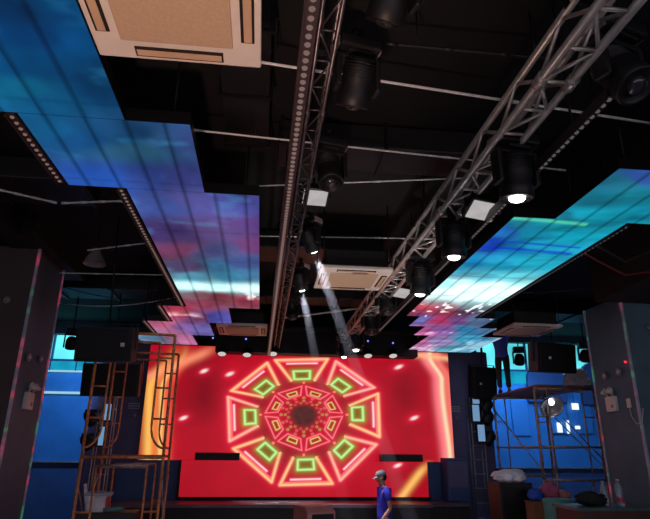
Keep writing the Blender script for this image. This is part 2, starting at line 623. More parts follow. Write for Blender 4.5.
LEFT_PIC = ctrl_pts([
    (10, 8, (10, 66, 120)), (60, 10, (12, 80, 140)), (30, 35, (10, 70, 130)), (75, 40, (14, 92, 158)), (8, 60, (14, 84, 140)),
    (15, 90, (22, 116, 160)), (40, 100, (24, 108, 165)), (70, 70, (16, 78, 132)), (100, 90, (18, 76, 128)), (60, 130, (26, 104, 160)),
    (90, 140, (26, 88, 148)), (120, 135, (34, 88, 140)), (165, 140, (58, 104, 160)), (140, 150, (54, 112, 150)), (185, 140, (70, 92, 165)),
    (105, 178, (42, 92, 190)), (150, 180, (60, 84, 168)), (190, 180, (66, 76, 150)), (150, 205, (74, 96, 176)), (190, 200, (92, 92, 168)),
    (240, 205, (86, 92, 178)), (160, 232, (88, 70, 140)), (200, 230, (104, 84, 146)), (245, 225, (106, 76, 150)), (175, 252, (132, 70, 112)),
    (215, 250, (84, 92, 150)), (248, 245, (128, 74, 140)), (190, 268, (98, 84, 132)), (220, 268, (66, 136, 184)), (250, 264, (78, 104, 176)),
    (200, 278, (96, 176, 206)), (232, 277, (70, 164, 206)), (252, 276, (78, 150, 200)), (195, 286, (150, 224, 236)), (225, 287, (170, 244, 250)),
    (252, 289, (190, 250, 255)), (200, 294, (150, 100, 112)), (225, 297, (160, 74, 92)), (250, 300, (182, 70, 96)), (205, 303, (168, 78, 104)),
    (180, 311, (214, 72, 104)), (200, 316, (160, 90, 150)), (220, 318, (84, 92, 190)), (160, 323, (214, 110, 150)), (185, 326, (150, 112, 190)),
    (205, 330, (128, 122, 206)), (165, 333, (214, 130, 180)), (185, 340, (226, 132, 186)), (150, 338, (120, 170, 205)), (170, 347, (190, 140, 170))])
RIGHT_PIC = ctrl_pts([
    (640, 178, (52, 90, 170)), (620, 185, (36, 120, 150)), (640, 195, (24, 128, 150)), (645, 215, (20, 150, 180)), (600, 200, (24, 116, 140)),
    (575, 215, (22, 112, 136)), (600, 215, (20, 150, 176)), (560, 225, (24, 150, 170)), (520, 224, (30, 130, 160)), (510, 232, (36, 110, 190)),
    (540, 235, (24, 150, 186)), (575, 235, (22, 176, 206)), (490, 245, (28, 80, 190)), (520, 250, (24, 140, 196)), (550, 250, (30, 170, 206)),
    (475, 262, (26, 140, 200)), (505, 265, (34, 170, 214)), (535, 262, (36, 186, 216)), (460, 272, (46, 176, 216)), (490, 278, (70, 200, 226)),
    (515, 278, (90, 214, 230)), (440, 283, (120, 226, 240)), (470, 287, (200, 250, 252)), (500, 287, (214, 250, 250)), (430, 294, (226, 254, 254)),
    (460, 297, (240, 255, 255)), (490, 296, (200, 240, 236)), (425, 305, (204, 70, 92)), (445, 306, (150, 84, 104)), (475, 306, (84, 110, 120)),
    (410, 312, (170, 70, 110)), (440, 312, (170, 60, 92)), (465, 314, (110, 70, 110)), (420, 320, (120, 120, 200)), (440, 320, (190, 56, 110)),
    (460, 320, (120, 76, 140)), (480, 322, (90, 120, 160)), (425, 331, (206, 104, 170)), (445, 330, (150, 100, 180)), (465, 330, (50, 140, 190)),
    (420, 342, (214, 120, 180)), (440, 342, (160, 140, 200)), (465, 340, (60, 160, 196)), (420, 352, (200, 150, 190)), (450, 350, (90, 180, 206))])


def led_block(name, x0, x1, y0, y1, side, label):
    root = thing(name, label, 'LED ceiling panel', ((x0 + x1) / 2, (y0 + y1) / 2, ZL), group='stepped LED ceiling panels')
    cx, cy = (x0 + x1) / 2, (y0 + y1) / 2
    st = 0.02 if y0 < 8.9 else 0.03
    nu, nv = int((x1 - x0) / st) + 1, int((y1 - y0) / st) + 1
    xs, ys = np.meshgrid(np.linspace(x0, x1, nu), np.linspace(y0, y1, nv))
    X, Y = xs.ravel(), ys.ravel()
    wx = (fbm(X * 1.4, Y * 1.4, 5) - 0.5) * 0.5
    wy = (fbm(X * 1.4, Y * 1.4, 9) - 0.5) * 0.35
    yy = Y + wy * np.clip(Y / 8, 0.2, 1) * 0.6
    sx, sy = plane_coord(X + wx, np.maximum(yy, 1.2))
    c = idw(LEFT_PIC if side < 0 else RIGHT_PIC, sx, sy)
    n = fbm(X * 2.2 + wx * 3, Y * 4.5 + X * 1.2, 21, 5) if side > 0 else fbm(X * 3.0, Y * 1.8, 21, 5)
    c = c * (0.2 + 1.2 * n)[:, None] * (0.79 if side < 0 else 1.0)
    # bright cloud wisps
    w = sstep(0.62, 0.85, fbm(X * 2.2 + 3, Y * 3.2, 33, 5))
    c = c + (w * 0.22)[:, None] * lin((60, 170, 215))[None, :] * (Y < 7.9)[:, None]
    # the white crest of the wave
    wv = np.exp(-np.abs((Y - 7.62 - 0.15 * (fbm(X * 2.5, X * 0 + 1, 3) - .5)) / 0.22) ** 3) * (0.75 + 0.5 * fbm(X * 6, Y * 3, 90)) if side < 0 else \
        np.exp(-np.abs((Y - 7.35 - 0.3 * (fbm(X * 1.5, X * 0 + 1, 3) - .5)) / 0.62) ** 3) * (0.55 + 0.8 * fbm(X * 4, Y * 2, 90))
    c = c + wv[:, None] * np.array([0.55, 0.85, 0.85])
    # sea spray: white flecks just behind the bright wave
    if side > 0:
        fl = vnoise(X * 17, Y * 7, 71) * sstep(7.75, 8.0, Y) * (1 - sstep(8.9, 9.3, Y))
        c = c + sstep(0.72, 0.84, fl)[:, None] * 0.9
        fl = sstep(0.62, 0.75, fbm(X * 2.5, Y * 1.6, 45)) * sstep(8.9, 9.2, Y) * (1 - .6 * sstep(10, 10.6, Y))
        c = c + fl[:, None] * np.array([0.6, 0.7, 0.7])
        # two deep blue bands and one green line of the picture
        for yb, cc, wd in ((5.62, (20, 50, 200), 0.05), (5.42, (24, 60, 200), 0.03), (4.56 + .25, (90, 220, 170), 0.035)):
            g = np.exp(-((Y - yb - 0.05 * np.sin(X * 2)) / wd) ** 2) * (X < (3.5 if yb > 5 else 3.2))
            c = c * (1 - 0.8 * g[:, None]) + g[:, None] * lin(cc)[None, :] * 0.8
    else:
        fl = sstep(0.55, 0.72, fbm(X * 4, Y * 2.2, 45)) * np.exp(-((Y - 8.05) / 0.22) ** 2) * sstep(-1.0, -0.6, X)
        c = c + fl[:, None] * np.array([0.9, 0.95, 0.95])
        fl = sstep(0.5, 0.75, fbm(X * 2.1, Y * 1.7, 48)) * np.exp(-((Y - 9.6) / 0.3) ** 2) * (1 - sstep(-1.3, -1.0, X))
        c = c + fl[:, None] * np.array([0.8, 0.6, 0.6])
    # joints between cabinets
    g = np.zeros_like(X)
    for off in [q for q in (np.arange(-8, 0) * 0.272 - 0.235 + .272 if side < 0 else np.arange(0, 9) * 0.272 + 2.55) if x0 + .05 < q < x1 - .05]:
        g = np.maximum(g, 0.6 * np.exp(-((X - off) / 0.017) ** 2))
    for off in np.arange(y0 + 0.96, y1 - 0.1, 0.96):
        g = np.maximum(g, (0.2 if side < 0 else .35) * np.exp(-((Y - off) / 0.02) ** 2))
    c = c * (1 - g[:, None])
    P = np.stack([X - cx, Y - cy, np.zeros_like(X)], 1)
    grid_mesh('screen_face', P, nu, nv, np.clip(c, 0.003, 1.3), root)
    w, d = x1 - x0, y1 - y0
    MB().box((0, 0, 0.055), (w - 0.004, d - 0.004, 0.1)).build('cabinet_body', 'black_metal', root)
    r = MB()
    for sxn in (-1, 1):
        r.box((sxn * (w / 2 - 0.008), 0, 0.046), (0.02, d, 0.085))
        r.box((0, sxn * (d / 2 - 0.008), 0.046), (w, 0.02, 0.085))
    r.build('edge_frame', 'black_metal', root)
    for a in (-1, 1):
        for b in (-1, 1):
            MB().cyl((a * w * .38, b * d * .4, 0.1), (a * w * .38, b * d * .4, ZC - ZL), 0.008, n=6).build('hanger_rod', 'black_metal', root)
    return root


BL = [(-2.21, -1.05, -1.5, 3.47, 'first step of the blue LED ceiling, level with the nearest air conditioner'),
      (-1.77, -0.60, 3.475, 4.57, 'second short step of the blue LED ceiling, behind the nearest air conditioner'),
      (-1.28, -0.11, 4.575, 8.83, 'longest blue to purple step of LED ceiling with a white wave at its end'),
      (-1.66, -0.61, 8.835, 10.0, 'pink and violet LED ceiling step beside the small far air conditioner'),
      (-2.12, -1.02, 10.005, 11.2, 'lilac LED ceiling step over the orange scaffold'),
      (-2.62, -1.46, 11.205, 12.3, 'last pale pink LED ceiling step touching the yellow edge of the screen')]
for x0, x1, y0, y1, lab in BL:
    led_block('led_ceiling_panel', x0, x1, y0, y1, -1, lab)
BR = [(3.22, 4.4, -1.5, 3.68, 'teal LED ceiling step nearest the viewer on the grey column side'),
      (2.80, 3.97, 3.685, 4.72, 'short teal LED ceiling step before the cyan sea picture'),
      (2.38, 3.56, 4.725, 8.93, 'long cyan LED ceiling step with a white wave and blue bands'),
      (2.62, 3.95, 8.935, 9.7, 'red and blue LED ceiling step behind the cyan white wave'),
      (2.93, 4.3, 9.705, 10.5, 'magenta to blue LED ceiling step, third from the screen wall'),
      (3.24, 4.75, 10.505, 12.3, 'pink and pale blue LED ceiling step ending at the red screen')]
for x0, x1, y0, y1, lab in BR:
    led_block('led_ceiling_panel', x0, x1, y0, y1, 1, lab)


# ================================================================== BULB BATTENS
def batten(label, a, b, step, m='bulb', r=0.015, w=0.07, cap=100):
    a, b = Vector(a), Vector(b)
    root = thing('bulb_batten', label, 'light batten', a, group='dotted light battens on the rig')
    d = b - a
    n = int(d.length / step)
    ang = math.atan2(-d.x, d.y)
    root.rotation_euler = (0, 0, ang)
    ln = d.length
    dz = d.z
    MB().box((0, ln / 2, 0.03), (w, ln, 0.05), bevel=0.004).box((-w / 2, ln / 2, 0.02), (0.006, ln, 0.075)).build('channel', 'channel', root)
    bm_ = MB().lathe([(r, 0.006), (r, 0), (r * .8, -r * .3), (r * .4, -r * .42), (0, -r * .45)], n=10).data('bulb')
    bm_.materials.append(M[m])
    for i in range(min(n, cap)):
        o = bpy.data.objects.new('bulb', bm_)
        COL.objects.link(o)
        o.parent = root
        o.location = (0, (i + 0.5) * step, 0)
    if n > cap:
        k = MB()
        for i in range(cap, n):
            k.lathe([(r, 0.006), (r, 0), (r * .8, -r * .5), (0, -r * .8)], Matrix.Translation((0, (i + 0.5) * step, 0)), n=8)
        o = k.build('far_bulbs', m, root)
        o['kind'] = 'stuff'
    for t in (0.06, 0.3, 0.55, 0.8, 0.96):
        MB().cyl((0, t * ln, 0.05), (0, t * ln, ZC - a.z), 0.008, n=6).build('hanger_rod', 'black_metal', root)
    return root


M['channel'] = mat('dark_red_channel', (62, 48, 50), 0.5, 0.2, var=0.2)
zb = onx(312, 12, 0.15).z
batten('long dotted light batten running from the viewer to the stage', (0.15, 1.75, zb), (0.10, 11.9, zb), 0.06, r=0.0165)
BATL = [(-1.80, 3.5, -1.80, 4.56, 'short dotted batten on the outer edge of the second blue LED step'),
        (-1.31, 4.6, -1.31, 8.8, 'dotted batten along the outer edge of the longest purple LED step'),
        (-1.69, 8.86, -1.69, 9.98, 'dotted batten on the outer edge of the pink violet LED step'),
        (-2.15, 10.03, -2.15, 11.18, 'dotted batten on the outer edge of the lilac LED step')]
for x0, y0, x1, y1, lab in BATL:
    batten(lab, (x0 - .03, y0, ZL + 0.0), (x1 - .03, y1, ZL + 0.0), 0.075, 'bulb', 0.015, 0.06)
batten('dotted batten along the outer edge of the cyan LED ceiling', (3.62, 4.8, ZL), (3.62, 8.9, ZL), 0.075, 'bulb_cool', 0.015, 0.06)
p0 = onx(612, 97, 1.98)
p1 = onx(462, 232, 1.98)
batten('dotted batten slung under the heavy truss', (1.98, p0.y, p0.z), (1.98, 9.6, p0.z), 0.06, 'bulb_cool', 0.016, 0.06)


# ================================================================== TRUSSES
def truss(label, x0, x1, y0, y1, z0, z1, r, m, step):
    root = thing('lighting_truss', label, 'truss', ((x0 + x1) / 2, y0, z0), group='aluminium lighting trusses')
    w, h, ln = (x1 - x0) / 2, z1 - z0, y1 - y0
    for a, z in ((-w, 0), (w, 0), (-w, h), (w, h)):
        MB().cyl((a, 0, z), (a, ln, z), r, n=10).build('chord', m, root)
    k = MB()
    n = int(ln / step)
    for i in range(n):
        ya, yb = i * step, (i + 1) * step
        s = 1 if i % 2 else -1
        k.cyl((-w * s, ya, 0), (w * s, yb, 0), r * .5, n=6)
        k.cyl((w, ya, 0 if i % 2 else h), (w, yb, h if i % 2 else 0), r * .5, n=6)
        k.cyl((-w, ya, 0 if i % 2 else h), (-w, yb, h if i % 2 else 0), r * .5, n=6)
        k.cyl((-w, ya, 0), (w, ya, 0), r * .5, n=6)
    k.build('lattice_brace', m, root)
    for yy in np.arange(1.5, ln, 2.0):
        for a, z in ((-w, 0), (w, 0)):
            MB().cyl((a, yy - .05, z), (a, yy + .05, z), r * 1.5, n=10).build('coupler', m, root)
    for t in (0.1, 0.4, 0.7, 0.97):
        g = MB().cyl((0, t * ln, h), (0, t * ln, ZC - z0), 0.012, n=6)
        g.box((0, t * ln, h), (2 * w + .06, 0.05, 0.03))
        g.build('suspension_rod', 'black_metal', root)
    return root


ZT = 4.24
truss('heavy aluminium truss running over the lit spotlights to the stage', 1.63, 1.83, 1.2, 12.0, ZT, ZT + 0.2, 0.027, 'alu', 0.3)
truss('slim black truss beside the long dotted batten', 0.21, 0.31, 1.6, 11.8, 4.14, 4.26, 0.012, 'black_alu' if 'black_alu' in M else 'alu', 0.24)

# ================================================================== MOVING HEADS
mh = thing('moving_head_light', 'x', 'stage light', (0, 0, 0), group='moving head stage lights')
b = MB().lathe([(0.028, 0.0), (0.045, 0.0), (0.045, -0.05), (0.028, -0.05), (0.028, 0.0)],
               Matrix.Translation((0, 0, 0)) @ Matrix.Rotation(PI / 2, 4, 'X') @ Matrix.Translation((0, 0, 0.025)), 14)
b.box((0, 0, -0.085), (0.03, 0.05, 0.1))
b.build('hook_clamp', 'black_metal', mh)
b = MB().box((0, 0, -0.17), (0.34, 0.26, 0.1), bevel=0.02).box((0, 0, -0.235), (0.2, 0.2, 0.03), bevel=0.008)
base = b.build('base', 'black_plastic', mh)
for sx in (-1, 1):
    MB().box((sx * 0.168, 0, -0.165), (0.035, 0.18, 0.085), bevel=0.012).build('end_handle', 'grey_plastic', mh)
y = MB().box((0, 0, -0.26), (0.36, 0.1, 0.04), bevel=0.01)
for sx in (-1, 1):
    y.box((sx * 0.165, 0, -0.4), (0.045, 0.12, 0.3), bevel=0.02)
y.build('yoke', 'black_plastic', mh)
hd = MB().lathe([(0.0, 0.19), (0.07, 0.19), (0.105, 0.16), (0.12, 0.1), (0.125, 0.0), (0.115, -0.06), (0.13, -0.1), (0.135, -0.19), (0.125, -0.2), (0.112, -0.19), (0.105, -0.178), (0.066, -0.186), (0.064, -0.17), (0, -0.165)], n=24)
for k in range(6):
    hd.lathe([(0.118, 0.02 + k * 0.022), (0.128, 0.024 + k * 0.022), (0.128, 0.03 + k * 0.022), (0.118, 0.034 + k * 0.022)], n=24)
head = hd.build('lamp_head', 'black_plastic', mh, loc=(0, 0, -0.46))
MB().lathe([(0.066, -0.18), (0.064, -0.2), (0.052, -0.214), (0.03, -0.223), (0.0, -0.226)], n=24).build('lens', 'lens_off', head)

SPOTS = []


def put_head(px, py, X, label, tilt, pan, lit, first=[True], sc=0.92):
    """px,py: where the lens stands; X: distance out from the aisle line"""
    p = onx(px, py, X)
    R = Euler((tilt, 0, pan)).to_matrix()
    off = Vector((0, 0, -0.46)) + Euler((0, 0, pan)).to_matrix() @ (Euler((tilt, 0, 0)).to_matrix() @ Vector((0, 0, -0.19)))
    loc = p - off * sc
    if first[0]:
        o = mh
        first[0] = False
        o['label'] = label
    else:
        o = dup(mh, label=label)
    o.location = loc
    o.scale = (sc, sc, sc)
    o.rotation_euler = (0, 0, pan)
    h = kid(o, 'lamp_head')
    h.rotation_euler = (tilt, 0, 0)
    ln = kid(h, 'lens')
    ln.material_slots[0].link = 'OBJECT'
    ln.material_slots[0].material = M['lens_on' if lit else 'lens_off']
    d = R @ Vector((0, 0, -1))
    if lit:
        SPOTS.append((p, d, lit))
    return o, p, d


put_head(637, 86, 2.05, 'unlit moving head closest to the viewer under the heavy truss', -0.5, 0.3, 0)
put_head(517, 198, 1.80, 'brightest moving head with glowing lens beside the teal LED ceiling corner', 0.12, 0.15, 60)
put_head(454, 257, 1.80, 'second lit moving head beside the blue band of the cyan LED ceiling', 0.12, 0.15, 40)
put_head(420, 294, 1.80, 'dim lit moving head beside the white wave of the cyan LED ceiling', 0.2, 0.15, 10)
put_head(388, 312, 1.80, 'unlit moving head just behind the right end of the central air conditioner', -0.3, 0.4, 0)
put_head(372, 333, 1.80, 'unlit moving head on the heavy truss nearest the stage header', -0.2, 0.2, 0)
put_head(356, 350, 1.80, 'small lit moving head at the stage end of the heavy truss', -0.05, 0.2, 20)
put_head(344, 357, 1.62, 'lit moving head overlapping the top edge of the red screen', -0.05, -0.2, 20, sc=.8)
put_head(384, 22, 0.66, 'unlit moving head at the photo top above the bright conduit', 0.7, 0.3, 0, sc=.95)
put_head(352, 106, 0.52, 'unlit moving head closest to the viewer on the slim truss', 0.6, 0.2, 0, sc=.85)
put_head(331, 183, 0.52, 'unlit moving head just ahead of the white square floodlight', -0.35, 0.2, 0, sc=.85)
def aim(px, py, X, tgt):
    d = Vector(tgt) - onx(px, py, X)
    return math.atan2(math.hypot(d.x, d.y), -d.z), math.atan2(-d.x, d.y)


T3, T4 = at(420, 545, 6.7), at(352, 545, 8.0)
o3, c3, d3 = put_head(314, 251, 0.47, 'lit moving head sending a pale beam past the central air conditioner', *aim(314, 251, .47, T3), 30, sc=.66)
o4, c4, d4 = put_head(302, 290, 0.47, 'lit moving head left of the central air conditioner with a faint beam', *aim(302, 290, .47, T4), 20, sc=.66)
put_head(293, 318, 0.47, 'unlit moving head by the pale slanting pipe on the slim truss', -0.3, 0.3, 0, sc=.7)
put_head(284, 351, 0.45, 'lit moving head at the stage end of the slim truss', -0.1, 0.1, 20, sc=.85)

# square floodlights
fl = thing('square_floodlight', 'x', 'stage light', group='square white floodlights')
MB().box((0, 0, 0.05), (0.3, 0.26, 0.09), bevel=0.012).build('housing', 'black_metal', fl)
MB().box((0, 0, 0.0), (0.25, 0.21, 0.015), bevel=0.004).build('diffuser', 'diffuser', fl)
k = MB()
for sx in (-1, 1):
    k.box((sx * 0.16, 0, 0.1), (0.012, 0.04, 0.2))
k.box((0, 0, 0.2), (0.33, 0.04, 0.012)).cyl((0, 0, 0.2), (0, 0, 0.34), 0.014)
k.build('bracket', 'black_metal', fl)
kk = MB()
for i in range(7):
    kk.box((-0.12 + i * 0.04, 0, 0.105), (0.006, 0.2, 0.03))
kk.build('heat_sink', 'black_metal', fl)
FL = [((315, 198), 0.46, 'white square floodlight facing down on the slim truss'),
      ((483, 211), 1.9, 'white square floodlight under the heavy truss between the two brightest spotlights'),
      ((401, 293), 1.95, 'white square floodlight near the right end of the central air conditioner')]
for i, ((px, py), X, lab) in enumerate(FL):
    p = onx(px, py, X)
    o = fl if i == 0 else dup(fl)
    o.location = p
    o.rotation_euler = (-0.35, 0.12 if X > 1 else 0, 0.05)
    o['label'] = lab

# ================================================================== AIR CONDITIONERS
ac = thing('ceiling_air_conditioner', 'x', 'air conditioner', group='white cassette air conditioners')
S = 0.47
k = MB().box((0, 0, 0.03), (2 * S, 2 * S, 0.05), bevel=0.015)
k.build('fascia_panel', 'white_plastic', ac)
MB().box((0, 0, -0.002), (0.62, 0.60, 0.02), bevel=0.006).build('intake_grille', 'beige_grille', ac)
for a in range(4):
    R = Matrix.Rotation(a * PI / 2, 4, 'Z')
    c = R @ Vector((0, -0.395, 0.002))
    sz = (0.5, 0.075, 0.012) if a % 2 == 0 else (0.075, 0.5, 0.012)
    sl = MB().box(c, sz).build('air_outlet', 'dark_slot', ac)
    c2 = R @ Vector((0, -0.397, -0.006))
    sz2 = (0.48, 0.045, 0.008) if a % 2 == 0 else (0.045, 0.48, 0.008)
    MB().box(c2, sz2, bevel=0.003).build('vane', 'vane', sl)
MB().box((0.06, -0.325, -0.008), (0.2, 0.03, 0.01), bevel=0.003).build('display_strip', 'zinc', ac)
MB().box((0, 0, 0.17), (0.8, 0.8, 0.26), bevel=0.02).build('cassette_body', 'duct', ac)
for a in (-1, 1):
    for b2 in (-1, 1):
        MB().cyl((a * .42, b2 * .42, 0.1), (a * .42, b2 * .42, ZC - ZL + .02), 0.008, n=6).build('hanger_rod', 'black_metal', ac)
zac = ZL - 0.02
ACS = [((-0.565, 2.33), 'nearest air conditioner with beige grille over the viewer'),
       (None, 'central air conditioner between the two trusses'),
       (None, 'small far air conditioner beside the pink LED ceiling'),
       (None, 'far air conditioner above the person on the scaffold')]
cents = [(-0.57, 2.31), None, None, None]
for i, (q, lab) in enumerate(ACS):
    if i == 0:
        o = ac
        loc = Vector((-0.565, 2.31, zac))
    else:
        px, py = ((0, 0), (351.5, 280.5), (242.5, 331), (527, 331.5))[i]
        loc = onz(px, py, zac)
        o = dup(ac)
    o.location = loc
    o['label'] = lab

# ================================================================== STAGE HEADER AND FRONT LAMPS
root = thing('stage_header', 'long black header box hung above the red screen', 'header', (1.15, 12.35, 4.1))
ha, hb = at(215, 352, 12.1), at(418, 356, 12.1)
zb_ = (ha.z + hb.z) / 2
root.location = ((ha.x + hb.x) / 2, 12.3, zb_)
W_ = hb.x - ha.x
MB().box((0, 0, 0.25), (W_, 0.4, 0.5), bevel=0.01).build('front_board', 'black_paint', root)
MB().box((0, -0.1, 0.5), (W_ + .3, 0.8, 0.06)).build('top_board', 'black_paint', root)
for t in np.linspace(-.45, .45, 6):
    MB().cyl((t * W_, 0, 0.5), (t * W_, 0, ZC - zb_), 0.015, n=6).build('hanger_rod', 'black_metal', root)
for i, (px, py) in enumerate(((213, 338), (246, 339), (275, 339), (368, 341), (393, 343))):
    p = at(px, py, 12.08)
    MB().ball((p.x - root.location.x, p.y - root.location.y, p.z - zb_), 0.02, 6).build('indicator_lamp', 'blue_dot', root)
par = thing('par_can', 'x', 'stage light', group='small front lamps under the stage header')
MB().lathe([(0.0, 0.13), (0.06, 0.13), (0.085, 0.1), (0.095, 0.0), (0.1, -0.03), (0.092, -0.035), (0.088, -0.02)], n=18).build('can', 'black_metal', par)
MB().lathe([(0.088, -0.022), (0.06, -0.03), (0, -0.034)], n=18).build('lens', 'lens_soft', par)
MB().tube([(-0.11, 0, 0.02), (-0.11, 0, 0.14), (0, 0, 0.2), (0.11, 0, 0.14), (0.11, 0, 0.02)], 0.008).cyl((0, 0, 0.2), (0, 0, 0.27), 0.012).build('bracket', 'black_metal', par)
PL = [((222, 354), 'small front lamp under the header farthest from the heavy truss'), ((247, 355), 'second small front lamp, below the middle of the far air conditioner'),
      ((273, 354), 'third small front lamp, beside the end of the long batten'), ((368, 356), 'small front lamp just right of the bright truss end spotlights'),
      ((393, 356), 'small front lamp under the header nearest the cyan LED ceiling')]
for i, ((px, py), lab) in enumerate(PL):
    o = par if i == 0 else dup(par)
    o.location = at(px, py - 1, 11.9)
    o.rotation_euler = (-0.45, 0, 0)
    o['label'] = lab


# ================================================================== RED SCREEN
def tunnel_picture(px, py):
    """neon octagon tunnel on red, colours for points given in picture units"""
    n = px.size
    c = np.zeros((n, 3))
    c[:] = lin((174, 9, 31))
    dk = fbm(px / 34, py / 26, 3)
    c *= (0.72 + 0.55 * dk)[:, None]
    dark = np.exp(-(((px - 205) / 17) ** 2 + ((py - 392) / 30) ** 2)) + np.exp(-(((px - 405) / 18) ** 2 + ((py - 395) / 30) ** 2))
    c *= (1 - 0.45 * np.clip(dark, 0, 1))[:, None]
    cx, cy = 303.8, 414.5
    dx, dy = (px - cx) / 1.03, (py - cy)
    # radius stretched slightly towards the bottom
    dys = np.where(dy > 0, dy / 1.22, dy / 0.96) * 1.27
    rad = np.hypot(dx, dys)
    ang = np.degrees(np.arctan2(-dys, dx))
    glow = np.exp(-((rad - 62) / 30) ** 2)
    c += glow[:, None] * lin((190, 12, 50))[None, :] * 0.12
    c *= (1 - 0.35 * np.exp(-((rad - 40) / 16) ** 2))[:, None]

    def stroke(d, w, core, halo, hw, hs=0.8):
        nonlocal c
        h = np.exp(-np.abs(d) / hw)
        c = np.maximum(c, (h * hs)[:, None] * lin(halo)[None, :] + c * (1 - h[:, None] * .2))
        k = np.exp(-(d / w) ** 2)
        c = c * (1 - k[:, None]) + k[:, None] * lin(core)[None, :]

    def seg(ax, ay, bx, by):
        vx, vy = bx - ax, by - ay
        t = np.clip(((dx - ax) * vx + (dys - ay) * vy) / (vx * vx + vy * vy), 0, 1)
        return np.hypot(dx - ax - t * vx, dys - ay - t * vy)

    def P(r, a):
        a = math.radians(a)
        return r * math.cos(a), -r * math.sin(a)

    def poly(pts):
        d = np.full(n, 1e9)
        for (ax, ay), (bx, by) in zip(pts, pts[1:] + pts[:1]):
            d = np.minimum(d, seg(ax, ay, bx, by))
        return d
    # outer ring of eight frames
    for i in range(8):
        a0 = 24.5 + 45 * i
        o1, o2 = P(77, a0 + 3), P(77, a0 + 41.5)
        i1, i2 = P(45, a0 + 8), P(45, a0 + 35)
        d = poly([o1, o2, i2, i1])
        inner = seg(*i1, *i2)
        dpl = poly([P(73.5, a0 + 5), P(73.5, a0 + 39.5), P(47, a0 + 11), P(47, a0 + 34)][:2])
        stroke(dpl, 0.5, (255, 120, 120), (230, 30, 70), 1.0, .5)
        d = np.where((inner < 5) & (inner <= d + .01), d + 3, d)
        stroke(d, 1.5, (255, 206, 140) if i % 3 else (255, 186, 160), (255, 50, 92), 2.1, 0.85)
        q1, q2 = P(69, a0 + 10), P(69, a0 + 34)
        stroke(seg(*q1, *q2), 1.0, (255, 220, 225), (240, 50, 90), 1.6, 0.7)
        am = a0 + 22.5
        g = [P(58, am - 8), P(58, am + 8), P(47.5, am + 9), P(47.5, am - 9)]
        dd = poly(g)
        mx, my = P(53, am)
        ins = np.exp(-(np.hypot(dx - mx, dys - my) / 8.5) ** 2)
        c = c * (1 - 0.75 * ins[:, None]) + ins[:, None] * lin((110, 84, 20))[None, :] * 0.8
        stroke(dd, 1.15, (190, 255, 160), (60, 190, 50), 2.2, 0.9)
    # inner ring
    for i in range(8):
        a0 = 45 * i
        o1, o2 = P(37.5, a0 + 3), P(37.5, a0 + 42)
        i1, i2 = P(25.5, a0 + 7), P(25.5, a0 + 38)
        stroke(poly([o1, o2, i2, i1]), 0.6, (255, 130, 140), (235, 30, 70), 1.6, .8)
        am = a0 + 22.5
        g = [P(31.5, am - 9), P(31.5, am + 9), P(27, am + 9), P(27, am - 9)]
        stroke(poly(g), 0.6, (226, 214, 120), (150, 80, 20), 1.2, .7)
    # innermost beads
    for r, nb, w in ((22, 16, 1.0), (18, 16, .8), (15, 16, .6)):
        for i in range(nb):
            bx, by = P(r, 360 / nb * (i + (r % 2) * .5))
            stroke(np.hypot(dx - bx, dys - by) - 1.0, w * .6, (230, 100, 90) if i % 2 else (190, 150, 80), (150, 20, 40), 0.9, .6)
    core = sstep(17, 9, rad)
    c = c * (1 - core[:, None]) + core[:, None] * lin((84, 34, 34))[None, :] * (0.6 + 0.8 * fbm(px / 3, py / 3, 8))[:, None]
    ringdots = np.exp(-((rad - 42) / 1.2) ** 2) * (np.cos(np.radians(ang) * 8) > 0.97)
    c = c + ringdots[:, None] * lin((255, 120, 120))[None, :]
    # light streaks at both sides
    xl = px - 151 - (462 - py) * 0.03
    for off, w, col, s in ((-3, 6, (255, 190, 90), 1.0), (9, 3.5, (255, 214, 120), 1.0), (15, 5, (255, 90, 70), .9), (3, 3, (250, 120, 60), .8)):
        k = np.exp(-((xl - off - 10 * sstep(400, 350, py) ** 2 * 2.2) / w) ** 2) * s * sstep(345, 385, py + (px - 150) * .15)
        k = k * (px < 240)
        c = c * (1 - k[:, None]) + k[:, None] * lin(col)[None, :]
    k = np.exp(-((py - 353 - (205 - px) * 0.42) / 5.0) ** 2) * sstep(222, 200, px)
    c = c * (1 - .75 * k[:, None]) + k[:, None] * lin((255, 150, 110))[None, :] * .8
    xr = 425 + 12 * sstep(356, 380, py) + 9 * sstep(380, 470, py)
    for off, w, col, s in ((0, 5, (255, 120, 130), 1.0), (5, 2.8, (255, 236, 190), 1.0), (11, 5, (255, 120, 110), .9)):
        k = np.exp(-((px - xr - off) / w) ** 2) * s * (px > 405)
        c = c * (1 - k[:, None]) + k[:, None] * lin(col)[None, :]
    k = np.exp(-((py - 354 - (px - 410) * .12) / 3.0) ** 2) * sstep(396, 412, px) * .8
    c = c * (1 - k[:, None]) + k[:, None] * lin((255, 190, 140))[None, :]
    k = np.exp(-((px - 424 + (py - 462) * 0.75 - 4) / 5.0) ** 2) * sstep(458, 474, py)
    c = c * (1 - k[:, None]) + k[:, None] * lin((255, 190, 100))[None, :]
    # small flying sparks
    for ex, ey in ((207, 371), (187, 418), (396, 367), (411, 418), (395, 465.5), (380, 354), (232, 374)):
        u = (dx + cx - ex) * .87 - (py - ey) * .3
        v = (dx + cx - ex) * .35 + (py - ey) * .9
        k = np.exp(-((u / 3.6) ** 2 + (v / 1.7) ** 2) ** 1.5)
        h = np.exp(-((u / 7) ** 2 + (v / 4.5) ** 2))
        c += h[:, None] * lin((200, 20, 60))[None, :] * .6
        c = c * (1 - k[:, None]) + k[:, None] * lin((255, 226, 224))[None, :]
    return np.clip(c, 0, 1.2)


